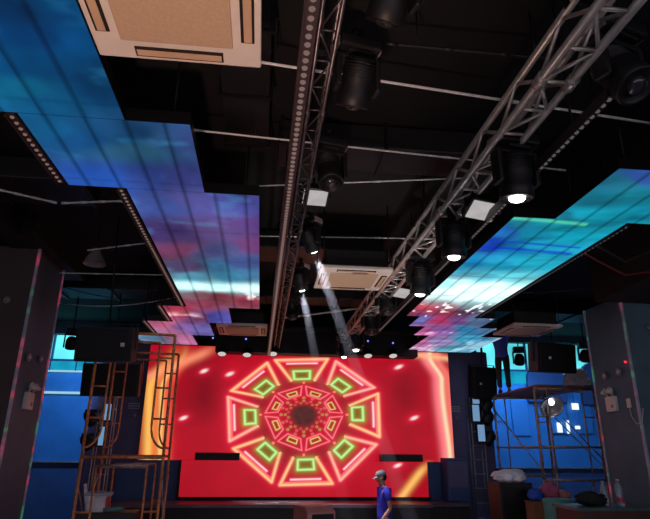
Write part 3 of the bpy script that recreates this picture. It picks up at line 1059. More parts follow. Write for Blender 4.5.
def led_screen(name, label, pts, Y, nu, nv, xin=None, curve=0.0):
    """pts: photo positions of the corners used to size the panel"""
    a, b = at(pts[0], pts[1], Y), at(pts[2], pts[3], Y)
    x0, x1 = a.x, b.x
    z1, z0 = pts[4], pts[5]
    root = thing(name, label, 'LED screen', ((x0 + x1) / 2, Y, z0))
    U_, V_ = np.meshgrid(np.linspace(x0, x1, nu), np.linspace(z0, z1, nv))
    X, Z = U_.ravel(), V_.ravel()
    # picture units: the same units for both panels so that the picture runs on
    rel = np.stack([X - EYE.x, np.full_like(X, Y), Z - EYE.z], 1)
    R_, U2, F_ = np.array(_R), np.array(_U), np.array(_F)
    d = rel @ F_
    px, py = 325 + FPX * (rel @ R_) / d, 259.5 - FPX * (rel @ U2) / d
    col = tunnel_picture(px, py)
    P = np.stack([X - (x0 + x1) / 2, np.full_like(X, -0.001), Z - z0], 1)
    grid_mesh('screen_face', P, nu, nv, col, root)
    w, h = x1 - x0, z1 - z0
    MB().box((0, 0.06, h / 2), (w, 0.12, h)).build('cabinet_body', 'black_metal', root)
    return root


zt = (at(150, 352, 12.7).z + at(450, 356, 12.7).z) / 2
zm = (at(150, 461, 12.7).z + at(450, 461, 12.7).z) / 2
led_screen('led_screen', 'huge red LED screen with neon octagon tunnel above the stage', (144, 405, 451, 405, zt + .12, zm), 12.7, 640, 230)
zl0 = (at(180, 498, 12.45).z + at(428, 496, 12.45).z) / 2
zl1 = (at(180, 461, 12.45).z + at(428, 461, 12.45).z) / 2
ls = led_screen('led_screen', 'low red LED screen standing on the stage below the big one', (180, 480, 428, 480, zl1, zl0), 12.45, 520, 84)
r_ = MB()
wx = (at(428, 480, 12.45).x - at(180, 480, 12.45).x)
zs = at(320, 500, 12.3).z - 0.02
r_.box((0, 0.15, (zs - zl0) / 2), (wx + .12, 0.3, zl0 - zs - .004)).box((-wx / 2 - .03, 0.1, (zl1 - zl0) / 2), (0.06, 0.2, zl1 - zl0))
r_.build('plinth', 'black_paint', ls)
# masonry under the screen wings
struct('wall_dado_left', MB().box((-2.3, 12.85, zm / 2 - 0.005), (1.35, 0.3, zm - 0.01)), 'navy_wall')
struct('wall_dado_right', MB().box((4.1, 12.85, zm / 2 - 0.005), (1.0, 0.3, zm - 0.01)), 'navy_wall')
# black bars on the top edge of the low screen
bar = thing('bar_speaker', 'x', 'speaker', group='flat black bar speakers on the low screen')
MB().box((0, 0, 0.075), (0.92, 0.22, 0.15), bevel=0.012).build('cabinet', 'black_plastic', bar)
MB().box((0, -0.112, 0.075), (0.86, 0.01, 0.12), bevel=0.003).build('grille', 'grille', bar)
p = at(217, 461, 12.42)
bar.location = (p.x, 12.5, zl1 + .002)
bar['label'] = 'flat black bar speaker on the low screen under the left sparks'
p = at(402, 461, 12.42)
dup(bar, (p.x, 12.5, zl1 + .002), label='flat black bar speaker on the low screen above the walking man')

# ================================================================== STAGE
zs = at(320, 500, 12.3).z - 0.02
st = thing('stage', 'low black stage in front of the red screen with a lilac lit deck', 'stage', (1.0, 11.7, 0))
xa, xb = at(112, 500, 11.9).x, at(431, 500, 11.6).x
xc = at(467, 500, 12.0).x
MB().box(((xa + xb) / 2 - 1.0, 0.3, zs - 0.03), (xb - xa, 1.0, 0.06), bevel=0.008).build('deck', 'stage_top', st)
MB().box(((xa + xb) / 2 - 1.0, 0.32, (zs - 0.06) / 2), (xb - xa - 0.06, 0.94, zs - 0.06)).build('front_fascia', 'stage_black', st)
MB().box(((xb + xc) / 2 - 1.0, 0.5, zs - 0.04), (xc - xb - 0.004, 0.8, 0.06), bevel=0.008).build('side_deck', 'stage_top', st)
MB().box(((xb + xc) / 2 - 1.0, 0.51, (zs - 0.08) / 2), (xc - xb - 0.06, 0.76, zs - 0.08)).build('side_fascia', 'stage_black', st)
# coiled cable on the deck edge
c = at(274, 502, 11.6)
pts = [(0.16 * math.cos(t) * (1 - t / 60) + t * .012, 0.05 * math.sin(t), 0.01 + 0.002 * t) for t in np.arange(0, 14, 0.4)]
o = MB().tube([(-0.4, 0.02, 0.008), (-0.25, 0, 0.008)] + pts + [(0.5, 0.05, 0.008)], 0.007, 6).build('cable_coil', 'pipe', loc=(c.x, 11.62, zs))
tag(o, 'small pale cable coil lying on the stage edge under the tunnel', 'cable')
# grey cabinet beside the stage
a, b = at(444, 458, 12.35), at(467, 488, 12.35)
o = thing('bass_speaker', 'square grey bass speaker beside the low screen, by the stage steps', 'speaker', ((a.x + b.x) / 2, 12.3, zs - 0.0))
hh = a.z - zs
MB().box((0, 0.1, hh / 2), (b.x - a.x, 0.46, hh), bevel=0.015).build('cabinet', 'navy_wall', o)
MB().box((0, -0.135, hh / 2 + .1), ((b.x - a.x) * .86, 0.012, hh * .6), bevel=0.004).build('grille', 'purple_wall', o)


# ================================================================== HANGING LOUDSPEAKERS
def loudspeaker(label, c, w, h, dpt, yaw, pitch=0.12, side='black_plastic', badge=True):
    root = thing('loudspeaker', label, 'speaker', c, (pitch, 0, yaw), group='black hanging loudspeakers')
    k = MB()
    poly = [(-w / 2, -dpt * 0.1), (w / 2, -dpt * 0.1), (w / 2 - 0.02, dpt * .5), (w / 2 - 0.14, dpt), (-w / 2 + 0.14, dpt), (-w / 2 + 0.02, dpt * .5)]
    vb = [k.bm.verts.new((x, y, -h / 2)) for x, y in poly]
    vt = [k.bm.verts.new((x, y, h / 2)) for x, y in poly]
    k.bm.faces.new(vb)
    k.bm.faces.new(vt)
    for i in range(6):
        j = (i + 1) % 6
        k.bm.faces.new((vb[i], vb[j], vt[j], vt[i]))
    bmesh.ops.recalc_face_normals(k.bm, faces=k.bm.faces)
    bmesh.ops.bevel(k.bm, geom=list(k.bm.edges), offset=0.012, segments=2, affect='EDGES')
    k.build('cabinet', side, root)
    MB().box((0, -dpt * .1 - 0.012, 0), (w - 0.05, 0.03, h - 0.05), bevel=0.01).build('grille', 'grille', root)
    if badge:
        MB().box((-w * .22 if yaw > -0.1 else w * .36, -dpt * .1 - 0.03, -h * 0.02), (0.055, 0.008, 0.05), bevel=0.003).build('badge', 'white_plastic', root)
    k = MB()
    for sx in (-1, 1):
        k.box((sx * (w / 2 + 0.012), dpt * .25, h * .2), (0.01, 0.06, h * .7))
    k.box((0, dpt * .25, h / 2 + 0.05), (w + 0.034, 0.06, 0.012))
    k.build('bracket', 'black_metal', root)
    MB().cyl((0, dpt * .25, h / 2 + .05), (0, dpt * .25, ZC - c[2] + 0.05), 0.012, n=8).build('hanging_rod', 'black_metal', root)
    return root


def spk(label, x0, y0, x1, y1, Y, yaw, **kw):
    a, b = at(x0, y0, Y), at(x1, y1, Y)
    return loudspeaker(label, ((a.x + b.x) / 2, Y, (a.z + b.z) / 2), abs(b.x - a.x), abs(a.z - b.z), 0.42, yaw, **kw)


spk('hanging black loudspeaker in front of the orange scaffold top', 77, 327, 132, 362, 7.5, -0.16)
spk('lower black loudspeaker behind the orange scaffold posts', 84, 363, 138, 397, 10.6, -0.05, badge=False)
spk('hanging black loudspeaker with a red lit side above the rusty scaffold', 532, 343, 580, 373, 9.8, 0.22, side='black_plastic')
spk('black loudspeaker hanging behind the feet of the person on the scaffold', 470, 367, 499, 400, 12.6, 0.2, badge=True)


# ================================================================== SCAFFOLDS
def gate_frame(root, w, y, z0, h, m, arch_low=True, inner=0.2, r=0.021, name='gate_frame'):
    k = MB()
    for sx in (-1, 1):
        k.cyl((sx * w / 2, y, z0), (sx * w / 2, y, z0 + h), r, n=10)
        xi = sx * (w / 2 - inner)
        zt_ = z0 + h - 0.12
        if arch_low:
            pts = [(xi, y, zt_), (xi, y, z0 + 0.55), (xi, y, z0 + 0.42)]
            for i in range(1, 7):
                t = i / 6 * PI / 2
                pts.append((xi + sx * inner * (1 - math.cos(t)), y, z0 + 0.42 - 0.3 * math.sin(t)))
            k.tube(pts, r * .75, 8)
        else:
            k.tube([(xi, y, zt_), (xi, y, z0 + 0.02)], r * .75, 8)
        for q in ((0.3, .55, .8) if arch_low else (0.25, 0.6)):
            k.cyl((sx * w / 2, y, z0 + h * q), (xi, y, z0 + h * q), r * .65, n=8)
    k.cyl((-w / 2, y, z0 + h), (w / 2, y, z0 + h), r, n=10)
    k.cyl((-w / 2 + inner, y, z0 + h - .12), (w / 2 - inner, y, z0 + h - .12), r * .8, n=10)
    return k.build(name, m, root)


a, b = at(83.5, 457, 8.2), at(162, 457, 8.2)
wS = b.x - a.x + .02
zM = a.z
zT = (at(96.5, 333, 8.2).z + at(177, 334, 8.2).z) / 2
sl = thing('scaffold_tower', 'orange rusty scaffold tower before the glowing yellow screen edge', 'scaffold', ((a.x + b.x) / 2, 8.2, 0), (0, 0, math.radians(6.0)), group='tube scaffold towers')
for y_ in (0, 1.75):
    gate_frame(sl, wS, y_, zM, zT - zM, 'rust')
    gate_frame(sl, wS, y_, zM - 1.7, 1.7, 'rust', arch_low=False)
for sx in (-1, 1):
    for z0_, z1_ in ((zM - 1.35, zM - 0.3), (zM - 0.3, zM - 1.35)):
        MB().cyl((sx * (wS / 2 + .02), 0.02, z0_), (sx * (wS / 2 + .02), 1.73, z1_), 0.011, n=6).build('cross_brace', 'zinc', sl)
MB().cyl((-wS / 2 + .18, -0.035, zM - .1), (wS / 2 - .18, -0.035, zM - .1), 0.014, n=8).build('guard_rail', 'zinc', sl)
for sx in (-1, 1):
    for y_ in (0, 1.75):
        MB().cyl((sx * wS / 2, y_, 0.0), (sx * wS / 2, y_, zM - 1.7), 0.016, n=8).box((sx * wS / 2, y_, 0.005), (0.12, 0.12, 0.01)).build('base_jack', 'zinc', sl)

a, b = at(534, 389, 10.6), at(593, 389, 10.6)
wR, zR = b.x - a.x, (a.z + b.z) / 2
sr = thing('scaffold_tower', 'brown rusty scaffold tower with plank deck holding a standing person', 'scaffold', ((a.x + b.x) / 2, 10.6, 0), group='tube scaffold towers')
dR = 2.0
for y_ in (0, dR):
    for z0_, h_ in ((zR - 1.68, 1.68), (0.0, zR - 1.69)):
        k = MB()
        for sx in (-1, 1):
            k.cyl((sx * wR / 2, y_, z0_), (sx * wR / 2, y_, z0_ + h_), 0.024, n=10)
            xi = sx * (wR / 2 - .26)
            k.cyl((xi, y_, z0_ + .1), (xi, y_, z0_ + h_), 0.016, n=8)
            for q in (.35, .68):
                k.cyl((sx * wR / 2, y_, z0_ + h_ * q), (xi, y_, z0_ + h_ * q), 0.014, n=8)
        k.cyl((-wR / 2, y_, z0_ + h_), (wR / 2, y_, z0_ + h_), 0.024, n=10)
        k.build('gate_frame', 'rust_brown', sr)
zrail = at(560, 447, 10.6).z
for y_ in (-0.03, dR + .03):
    MB().cyl((-wR / 2 - .02, y_, zrail), (wR / 2 + .02, y_, zrail), 0.018, n=8).build('guard_rail', 'rust_brown', sr)
for sx in (-1, 1):
    x_ = sx * (wR / 2 + .03)
    MB().cyl((x_, 0, zrail), (x_, dR, zrail), 0.016, n=8).build('guard_rail', 'rust_brown', sr)
    for zz in ((zR - .25, zR - 1.5), (zR - 2.9, zR - 1.75), (zR - 1.75, zR - 2.9)):
        MB().cyl((x_, 0.0, zz[1]), (x_, dR, zz[0]), 0.014, n=6).build('cross_brace', 'zinc', sr)
MB().cyl((-wR / 2 + .5, -.04, zR - .55), (wR / 2, -.04, zR - 1.35), 0.013, n=6).build('cross_brace', 'zinc', sr)
MB().cyl((wR / 2 - .3, -.04, zR - 1.75), (-wR / 2, -.04, zR - 2.9), 0.013, n=6).build('cross_brace', 'rust_brown', sr)
for i in range(4):
    x_ = -wR / 2 + 0.14 + i * (wR - .28) / 3
    MB().box((x_, dR / 2 + random.uniform(-.05, .05), zR + 0.045), (0.28, dR + 0.25, 0.035), rot=(0, 0, random.uniform(-.03, .03)), bevel=0.005).build('deck_plank', 'plank', sr)
DECK = zR + 0.065


# ================================================================== PEOPLE
def skin(nodes, edges, radii, name, m, parent, sub=2, smooth=True):
    """one continuous surface grown round a skeleton"""
    bm = bmesh.new()
    sk = bm.verts.layers.skin.verify()
    vs = []
    for p, r in zip(nodes, radii):
        v = bm.verts.new(p)
        rr = r if isinstance(r, tuple) else (r, r)
        v[sk].radius = rr
        vs.append(v)
    vs[0][sk].use_root = True
    for a_, b_ in edges:
        bm.edges.new((vs[a_], vs[b_]))
    me = bpy.data.meshes.new(name + '_skeleton')
    bm.to_mesh(me)
    bm.free()
    tmp = bpy.data.objects.new('tmp', me)
    COL.objects.link(tmp)
    s = tmp.modifiers.new('skin', 'SKIN')
    s.use_smooth_shade = True
    ss = tmp.modifiers.new('sub', 'SUBSURF')
    ss.levels = sub
    ss.render_levels = sub
    dg = bpy.context.evaluated_depsgraph_get()
    dg.update()
    res = bpy.data.meshes.new_from_object(tmp.evaluated_get(dg))
    bpy.data.objects.remove(tmp)
    bpy.data.meshes.remove(me)
    res.name = name
    res.materials.clear()
    res.materials.append(M[m])
    for f in res.polygons:
        f.use_smooth = True
    o = bpy.data.objects.new(name, res)
    COL.objects.link(o)
    o.parent = parent
    return o


def person(label, loc, rz, sc, arms, legs, head_tilt, top, bottom, hat, sleeve=0.55):
    """arms / legs: joint positions; faces -Y"""
    root = thing('person', label, 'person', loc, (0, 0, rz))
    root.scale = (sc, sc, sc)
    V = Vector
    N, E, R_ = [], [], []

    def add(p, r, par=None):
        N.append(V(p))
        R_.append(r)
        if par is not None:
            E.append((par, len(N) - 1))
        return len(N) - 1
    pel = add((0, 0, 0.95), (.13, .1))
    sp = add((0, .0, 1.1), (.125, .095), pel)
    ch = add((0, .0, 1.28), (.15, .115), sp)
    uc = add((0, .01, 1.39), (.12, .095), ch)
    nk = add((0, 0.0, 1.47), .055, uc)
    ht = head_tilt
    H0 = V((0, -.01, 1.53))
    Rt = Euler((ht, 0, 0)).to_matrix()

    def hp(x, y, z):
        return H0 + Rt @ V((x, y, z))
    jw = add(hp(0, -.02, .03), (.062, .07), nk)
    hc = add(hp(0, -.015, .11), (.078, .092), jw)
    tp = add(hp(0, -.005, .17), (.062, .075), hc)
    add(hp(0, -.112, .075), .013, jw)           # nose
    for sx in (-1, 1):
        add(hp(sx * .085, .0, .085), .015, hc)  # ears
    shirtN, shirtE, shirtR = [], [], []
    hands = []
    for sx, (sh, el, wr, hd_, th) in zip((-1, 1), arms):
        s_ = add((sx * .16, .01, 1.385), .062, uc)
        s2 = add(sh, .053, s_)
        m1 = add((V(sh) + V(el)) / 2, .046, s2)
        e_ = add(el, .038, m1)
        m2 = add(V(el).lerp(V(wr), .35), .038, e_)
        w_ = add(wr, .026, m2)
        dirh = (V(hd_) - V(wr)).normalized()
        pl = add(V(wr) + dirh * .055, (.03, .022), w_)
        kn = V(wr) + dirh * .085
        side = dirh.cross(V(th)).normalized()
        curl = V(th).normalized()
        for q, ln_ in ((-.027, .062), (-.009, .075), (.009, .07), (.027, .055)):
            f1 = add(kn + side * q, .0105, pl)
            f2 = add(kn + side * q * 1.1 + dirh * ln_ * .5 + curl * .008, .009, f1)
            add(kn + side * q * 1.1 + dirh * ln_ * .85 + curl * .028, .008, f2)
        t1 = add(V(wr) + dirh * .045 - side * .035 + curl * .012, .011, pl)
        add(V(wr) + dirh * .08 - side * .045 + curl * .03, .009, t1)
    for sx, (hipz, kn, an, toe) in zip((-1, 1), legs):
        h_ = add((sx * .095, .0, hipz), .088, pel)
        t_ = add(V((sx * .095, 0, hipz)).lerp(V(kn), .5), .074, h_)
        k_ = add(kn, .055, t_)
        c_ = add(V(kn).lerp(V(an), .3), .055, k_)
        a_ = add(an, .038, c_)
        hl = add(V(an) + V((0, .02, -.045)), .036, a_)
        add(toe, .032, hl)
    skin(N, E, R_, 'body', 'skin', root)
    # shirt: torso and sleeves
    n2, e2, r2 = [], [], []

    def add2(p, r, par=None):
        n2.append(V(p))
        r2.append(r)
        if par is not None:
            e2.append((par, len(n2) - 1))
        return len(n2) - 1
    c0 = add2((0, 0, 1.28), (.176, .148))
    c1 = add2((0, .01, 1.1), (.165, .148), c0)
    c2 = add2((0, .01, .96), (.17, .15), c1)
    add2((0, .01, .84), (.178, .155), c2)
    u0 = add2((0, .01, 1.395), (.138, .1), c0)
    add2((0, .005, 1.455), (.07, .068), u0)
    for sx, (sh, el, wr, hd_, th) in zip((-1, 1), arms):
        s_ = add2((sx * .165, .01, 1.385), .076, u0)
        s2 = add2(sh, .069, s_)
        add2(V(sh).lerp(V(el), sleeve), .064, s2)
    skin(n2, e2, r2, 'shirt', top, root)
    n2, e2, r2 = [], [], []
    p0_ = add2((0, 0, .93), (.15, .115))
    add2((0, 0, 1.02), (.14, .11), p0_)
    for sx, (hipz, kn, an, toe) in zip((-1, 1), legs):
        h_ = add2((sx * .098, 0, hipz - .03), .105, p0_)
        t_ = add2(V((sx * .097, 0, hipz)).lerp(V(kn), .5), .09, h_)
        k_ = add2(kn, .072, t_)
        add2(V(an) + V((0, 0, .02)), .06, k_)
    skin(n2, e2, r2, 'trousers', bottom, root)
    for sx, (hipz, kn, an, toe) in zip((-1, 1), legs):
        A, T = V(an), V(toe)
        MB().tube([A + V((0, .07, -.05)), A + V((0, .03, -.045)), A.lerp(T, .6) + V((0, 0, -.03)), T + V((0, -.035, -.008))], [.03, .048, .046, .028], 10).build('shoe', 'shoe', root)
    for sx in (-1, 1):
        MB().ball(hp(sx * .032, -.098, .1), .011, 6).build('eye', 'eye', root)
    MB().ball(hp(0, -.092, .035), .012, 6, (2.0, .5, .45)).build('mouth', 'wedge_red', root)
    mx = Matrix.Translation(H0) @ Rt.to_4x4()
    k = MB()
    k.lathe([(.098, .125), (.105, .15), (.095, .19), (.06, .218), (0, .228)], mx @ Matrix.Translation((0, .012, 0)) @ Matrix.Diagonal((.86, 1.05, 1, 1)), 20)
    hair = k.build('hair' if not hat else 'cap', 'hair' if not hat else 'cap', root)
    if hat:
        k = MB()
        k.prism([(-.075, 0), (.075, 0), (.07, .01), (-.07, .01)], -.085, 0)
        for v in k.bm.verts:
            v.co = mx @ Vector((v.co.x * (1 if v.co.y > -.05 else .7), v.co.y - .085, v.co.z + .128 - .18 * max(0, -v.co.y - .02) ** 1.0 * .6))
        k.build('cap_brim', 'cap', hair)
    k = MB()
    k.lathe([(.0, .02), (.06, .03), (.088, .07), (.09, .13), (.07, .16)], mx @ Matrix.Translation((0, .03, 0)) @ Matrix.Diagonal((.9, .9, 1, 1)), 20)
    k.build('back_hair', 'hair', root)
    return root


# man walking past the stage
pm = at(383, 470, 11.0)
WALK = 1.70
sc1 = pm.z / 1.755
person('man in blue polo shirt and grey cap walking past the stage', (pm.x + .0, 11.0, 0), -PI / 2 + .1, sc1,
       [((-.215, .02, 1.36), (-.25, .16, 1.12), (-.23, .1, .88), (-.22, .04, .8), (1, -.3, 0)),
        ((.215, .01, 1.36), (.25, .04, 1.09), (.235, -.12, .90), (.225, -.19, .82), (-1, -.2, 0))],
       [(.9, (-.1, -.14, .49), (-.1, -.12, .1), (-.1, -.26, .035)), (.9, (.1, .04, .48), (.1, .3, .14), (.1, .2, .04))],
       0.32, 'polo', 'trousers', True)
# worker on the scaffold, arms raised into the ceiling void
pw = at(505, 391, 12.25)
person('person in blue shirt and dark trousers reaching up from the scaffold deck', (pw.x, 12.25, DECK), PI - .35, 0.93,
       [((-.2, -.02, 1.42), (-.22, -.1, 1.68), (-.12, -.16, 1.9), (-.1, -.17, 2.0), (1, 0, 0)),
        ((.2, -.02, 1.42), (.24, -.08, 1.68), (.16, -.16, 1.9), (.15, -.17, 2.0), (-1, 0, 0))],
       [(.9, (-.1, -.03, .49), (-.1, .02, .09), (-.1, -.11, .035)), (.9, (.1, -.04, .49), (.11, .03, .09), (.11, -.1, .035))],
       -0.3, 'shirt', 'trousers_brown', False)


# ================================================================== SMALL THINGS
def blob(name, label, cat, m, loc, size, seed, folds=0.25, part=None):
    """crumpled cloth heap"""
    k = bmesh.new()
    bmesh.ops.create_icosphere(k, subdivisions=4, radius=1)
    rs = np.array([v.co[:] for v in k.verts])
    n1 = fbm(rs[:, 0] * 2.2 + seed, rs[:, 1] * 2.2 + rs[:, 2] * 1.7, seed, 4)
    n2 = np.abs(fbm(rs[:, 0] * 3.5 + 9, rs[:, 2] * 3.5 + rs[:, 1] * 2, seed + 5, 3) - .5)
    for v, a_, b_ in zip(k.verts, n1, n2):
        s_ = 1 + folds * (a_ - .5) * 2.2 + folds * (b_ - .12) * 2.0
        z = v.co.z * s_
        v.co = Vector((v.co.x * s_ * size[0], v.co.y * s_ * size[1], max(z * .5 + .42, 0.0) * size[2]))
    for f in k.faces:
        f.smooth = True
    mb = MB()
    mb.bm.free()
    mb.bm = k
    o = mb.build(name, m, loc=loc)
    return tag(o, label, cat)


# twin head emergency lights on the columns
em = thing('emergency_light', 'x', 'emergency light', group='twin head emergency lights on the columns')
MB().box((0, 0, 0), (0.06, 0.26, 0.24), bevel=0.015).build('battery_box', 'white_plastic', em)
for s_ in (-1, 1):
    k = MB().lathe([(0.0, -.03), (.035, -.03), (.055, .02), (.058, .045), (.05, .05), (0, .046)], Matrix.Translation((0.04, s_ * .075, .19)) @ Matrix.Rotation(.9, 4, 'Y') @ Matrix.Rotation(s_ * -.3, 4, 'X'), 16)
    k.cyl((0.01, s_ * .075, .12), (0.03, s_ * .075, .18), .012, n=8)
    k.build('lamp_head', 'white_plastic', em)
MB().box((0.032, 0.05, -.04), (0.006, .06, .05)).build('indicator_panel', 'grey_plastic', em)
p = onx(27, 401, -3.37)
em.location = (-3.35, p.y, p.z)
em['label'] = 'twin head emergency light on the grey side of the maroon column'
p = onx(613, 404, 5.72)
dup(em, (5.70, p.y, p.z), (0, 0, PI), label='pinkish twin head emergency light on the teal grey column by the bottles')
kkp = onx(622, 404, 5.72)
so = thing('wall_socket', 'small pale socket plate with a looping wire on the grey column', 'socket', (5.715, kkp.y - .18, kkp.z))
MB().box((0, 0, 0), (0.02, 0.09, .14), bevel=0.006).build('plate', 'white_plastic', so)
MB().tube([(0, 0, -.06), (-.01, -.03, -.2), (-.01, -.12, -.32), (-.01, -.25, -.3), (-.01, -.33, -.1)], .006, 6).build('wire', 'white_plastic', so)


def spot_fitting(label, px, py, X, s):
    p = onx(px, py, X)
    o = thing('round_wall_sensor', label, 'wall fitting', (X + s * .02, p.y, p.z), (0, s * PI / 2, 0), group='round fittings on the columns')
    MB().lathe([(0.0, .0), (.06, .0), (.06, .02), (.045, .03), (.03, .02), (0, .018)], n=18).build('rim', 'grey_plastic', o)
    MB().ball((0, 0, .02), .025, 6, (1, 1, .6)).build('eye_lens', 'white_plastic', o)


spot_fitting('round fitting on the maroon column grey side nearer its front edge', 27, 357, -3.37, 1)
spot_fitting('round fitting on the maroon column grey side nearer the blue wall', 39, 359, -3.37, 1)
spot_fitting('round fitting on the grey column above its emergency light', 606, 376, 5.72, -1)
spot_fitting('round fitting on the grey column just below the red indicator', 620, 372, 5.72, -1)
p = onx(626.5, 362, 5.72)
o = MB().ball((0, 0, 0), .02, 8).build('red_indicator', 'red_dot', loc=(5.70, p.y, p.z))
tag(o, 'small glowing red indicator high on the grey column', 'indicator')
for px, py, lab in ((8, 300, 'small round pull ring on the front of the maroon column'), (648, 327, 'small round pull ring at the photo edge of the grey column')):
    p = at(px, py, 8.1)
    o = thing('pull_ring', lab, 'wall fitting', (p.x, 8.085, p.z), (PI / 2, 0, 0))
    MB().lathe([(0.0, .0), (.05, .0), (.05, .015), (0, .02)], n=16).build('rose', 'grey_plastic', o)
    k = MB()
    k.tube([(.035 * math.cos(t), .035 * math.sin(t) - .02, .03) for t in np.arange(0, 2 * PI + .01, PI / 8)], .007, 6)
    k.build('ring', 'zinc', o)

# notice plates on the purple returns
for px, py, lab in ((134, 406, 'small pale notice plate on the purple wall beside the orange scaffold'), (455, 409, 'small pale notice plate on the purple wall by the right screen edge')):
    p = at(px, py, 12.98)
    o = thing('notice_plate', lab, 'sign', (p.x, 12.985, p.z))
    MB().box((0, 0, 0), (0.24, .02, .13), bevel=0.004).build('plate', 'sign_plate', o)
    k = MB()
    for r_i in range(2):
        for c_i in range(5):
            k.box((-.085 + c_i * .042, -.012, .025 - r_i * .05), (.03, .004, .028))
    k.build('lettering', 'sign_text', o)
    o2 = MB().lathe([(0, -.01), (.035, -.01), (.035, .012), (.02, .02), (0, .02)], Matrix.Rotation(PI / 2, 4, 'X'), 14).build('wall_button', 'grey_plastic', loc=(p.x + .03, 12.985, p.z - .2))
    tag(o2, 'round button under the notice plate beside the ' + ('orange scaffold' if px < 300 else 'right screen edge'), 'wall button')


# stands with lamps and pale panels beside the screen
def lamp_tower(label, x, y, zt_, panels, flip=1):
    root = thing('lamp_tower', label, 'lamp stand', (x, y, 0), group='lamp towers beside the screen')
    k = MB()
    for sx in (-.14, .14):
        for sy in (-.1, .1):
            k.cyl((sx, sy, 0), (sx, sy, zt_), .016, n=8)
    z = .1
    while z < zt_:
        for sy in (-.1, .1):
            k.cyl((-.14, sy, z), (.14, sy, z), .01, n=6)
        for sx in (-.14, .14):
            k.cyl((sx, -.1, z), (sx, .1, z), .01, n=6)
        z += .3
    k.build('ladder_frame', 'zinc', root)
    for px_, z_, w_, h_ in panels:
        hs = MB().box((px_, -.16, z_), (w_ + .05, .08, h_ + .05), bevel=.012).build('lamp_housing', 'black_metal', root)
        MB().box((px_, -.203, z_), (w_, .012, h_), bevel=.004).build('lamp_front', 'pale_panel', hs)
    for z_ in [q[1] for q in panels]:
        h = MB().lathe([(0, .16), (.07, .16), (.11, .08), (.115, -.1), (.1, -.13), (0, -.12)], Matrix.Translation((flip * .25, -.12, z_ - .12)) @ Matrix.Rotation(.7 * flip, 4, 'Y'), 16)
        h.box((flip * .25, -.05, z_ + .02), (.3, .06, .06), bevel=.01)
        h.build('side_lamp', 'black_plastic', root)
    return root


a1, a2 = at(107, 412, 11.4), at(105, 436, 11.4)
lamp_tower('lamp stand with two pale panels behind the orange scaffold', a1.x - .05, 11.6, a1.z + .3, [(.05, a1.z, .14, .3), (.03, a2.z, .14, .34)], -1)
a1, a2, a3 = at(476, 413, 12.6), at(480, 433, 12.6), at(476, 401, 12.6)
lamp_tower('lamp stand with pale panels under the speaker beside the grey bass speaker', a1.x + .05, 12.8, a3.z + .1, [(-.05, a1.z, .16, .36), (.04, a2.z, .16, .36), (-.03, a3.z, .16, .12)], 1)

# wash lights on the wings (lit)
wa = thing('wash_light', 'x', 'stage light', group='wash lights aimed at the blue wings')
MB().box((0, 0, .16), (.26, .22, .12), bevel=.02).build('base', 'black_plastic', wa)
k = MB().box((0, 0, .09), (.3, .08, .03))
for sx in (-1, 1):
    k.box((sx * .14, 0, -.05), (.03, .1, .28), bevel=.01)
k.build('yoke', 'black_plastic', wa)
h = MB().lathe([(0, .13), (.08, .12), (.115, .05), (.12, -.1), (.11, -.13), (.1, -.12)], n=20).build('lamp_head', 'black_plastic', wa, loc=(0, 0, -.08), rot=(.5, 0, 0))
MB().lathe([(.1, -.122), (.05, -.13), (0, -.132)], n=20).build('lens', 'lens_on', h)
MB().cyl((0, 0, .2), (0, 0, 1.0), .014, n=8).build('hanging_rod', 'black_metal', wa)
WASH = [((72, 339), 12.2, 'lit wash light before the cyan panel beside the hanging speaker'), ((585, 352), 11.6, 'lit wash light between the hanging speaker and the grey column'),
        ((519, 356), 12.9, 'wash light between the worker and the red sided speaker')]
for i, ((px, py), Y, lab) in enumerate(WASH):
    o = wa if i == 0 else dup(wa)
    o.location = at(px, py, Y)
    o.rotation_euler = (0, 0, 0.3 if px < 300 else -.3)
    o['label'] = lab
# cables along the ceiling by the grey column, and round the maroon one
p = [onz(570, 245, 4.6), onz(600, 262, 4.4), onz(625, 275, 4.3), onz(650, 272, 4.3)]
o = MB().tube([q - p[0] for q in p], .014, 6).build('red_cable', 'red_cable', loc=p[0])
tag(o, 'dark red cable drooping from the ceiling over the grey column', 'cable')
p = [onz(560, 240, 4.75), onz(598, 246, 4.5), onz(625, 262, 4.4), onz(652, 250, 4.5)]
o = MB().tube([q - p[0] for q in p], .018, 6).build('black_cable', 'duct', loc=p[0])
tag(o, 'thick black cable drooping over the top of the grey column', 'cable')
p = [onz(112, 98, 4.35), onz(122, 108, 4.4), onz(131, 112, 4.45), onz(140, 117, 4.6)]
o = MB().tube([q - p[0] for q in p], .006, 6).build('yellow_wire', 'vane', loc=p[0])
tag(o, 'thin yellow wire loop at the blue LED ceiling corner near the nearest air conditioner', 'cable')
# grey horn on the ceiling
p = onz(96, 254, 4.75)
hn = thing('ceiling_horn', 'grey cone shaped horn hanging among pipes near the maroon column', 'horn speaker', p)
MB().lathe([(.16, -.16), (.12, -.06), (.06, .03), (.05, .08), (0, .1)], n=20).build('cone', 'grey_plastic', hn)
MB().cyl((0, 0, .08), (0, 0, ZC - p.z + .01), .012, n=8).build('hanging_rod', 'black_metal', hn)

# heap on the scaffold deck
p = at(577, 389, 11.7)
blob('cloth_heap', 'crumpled white cloth heap on the scaffold deck under the hanging speaker', 'cloth', 'cloth_white', (p.x, 11.7, DECK), (.26, .3, .55), 4, .3)
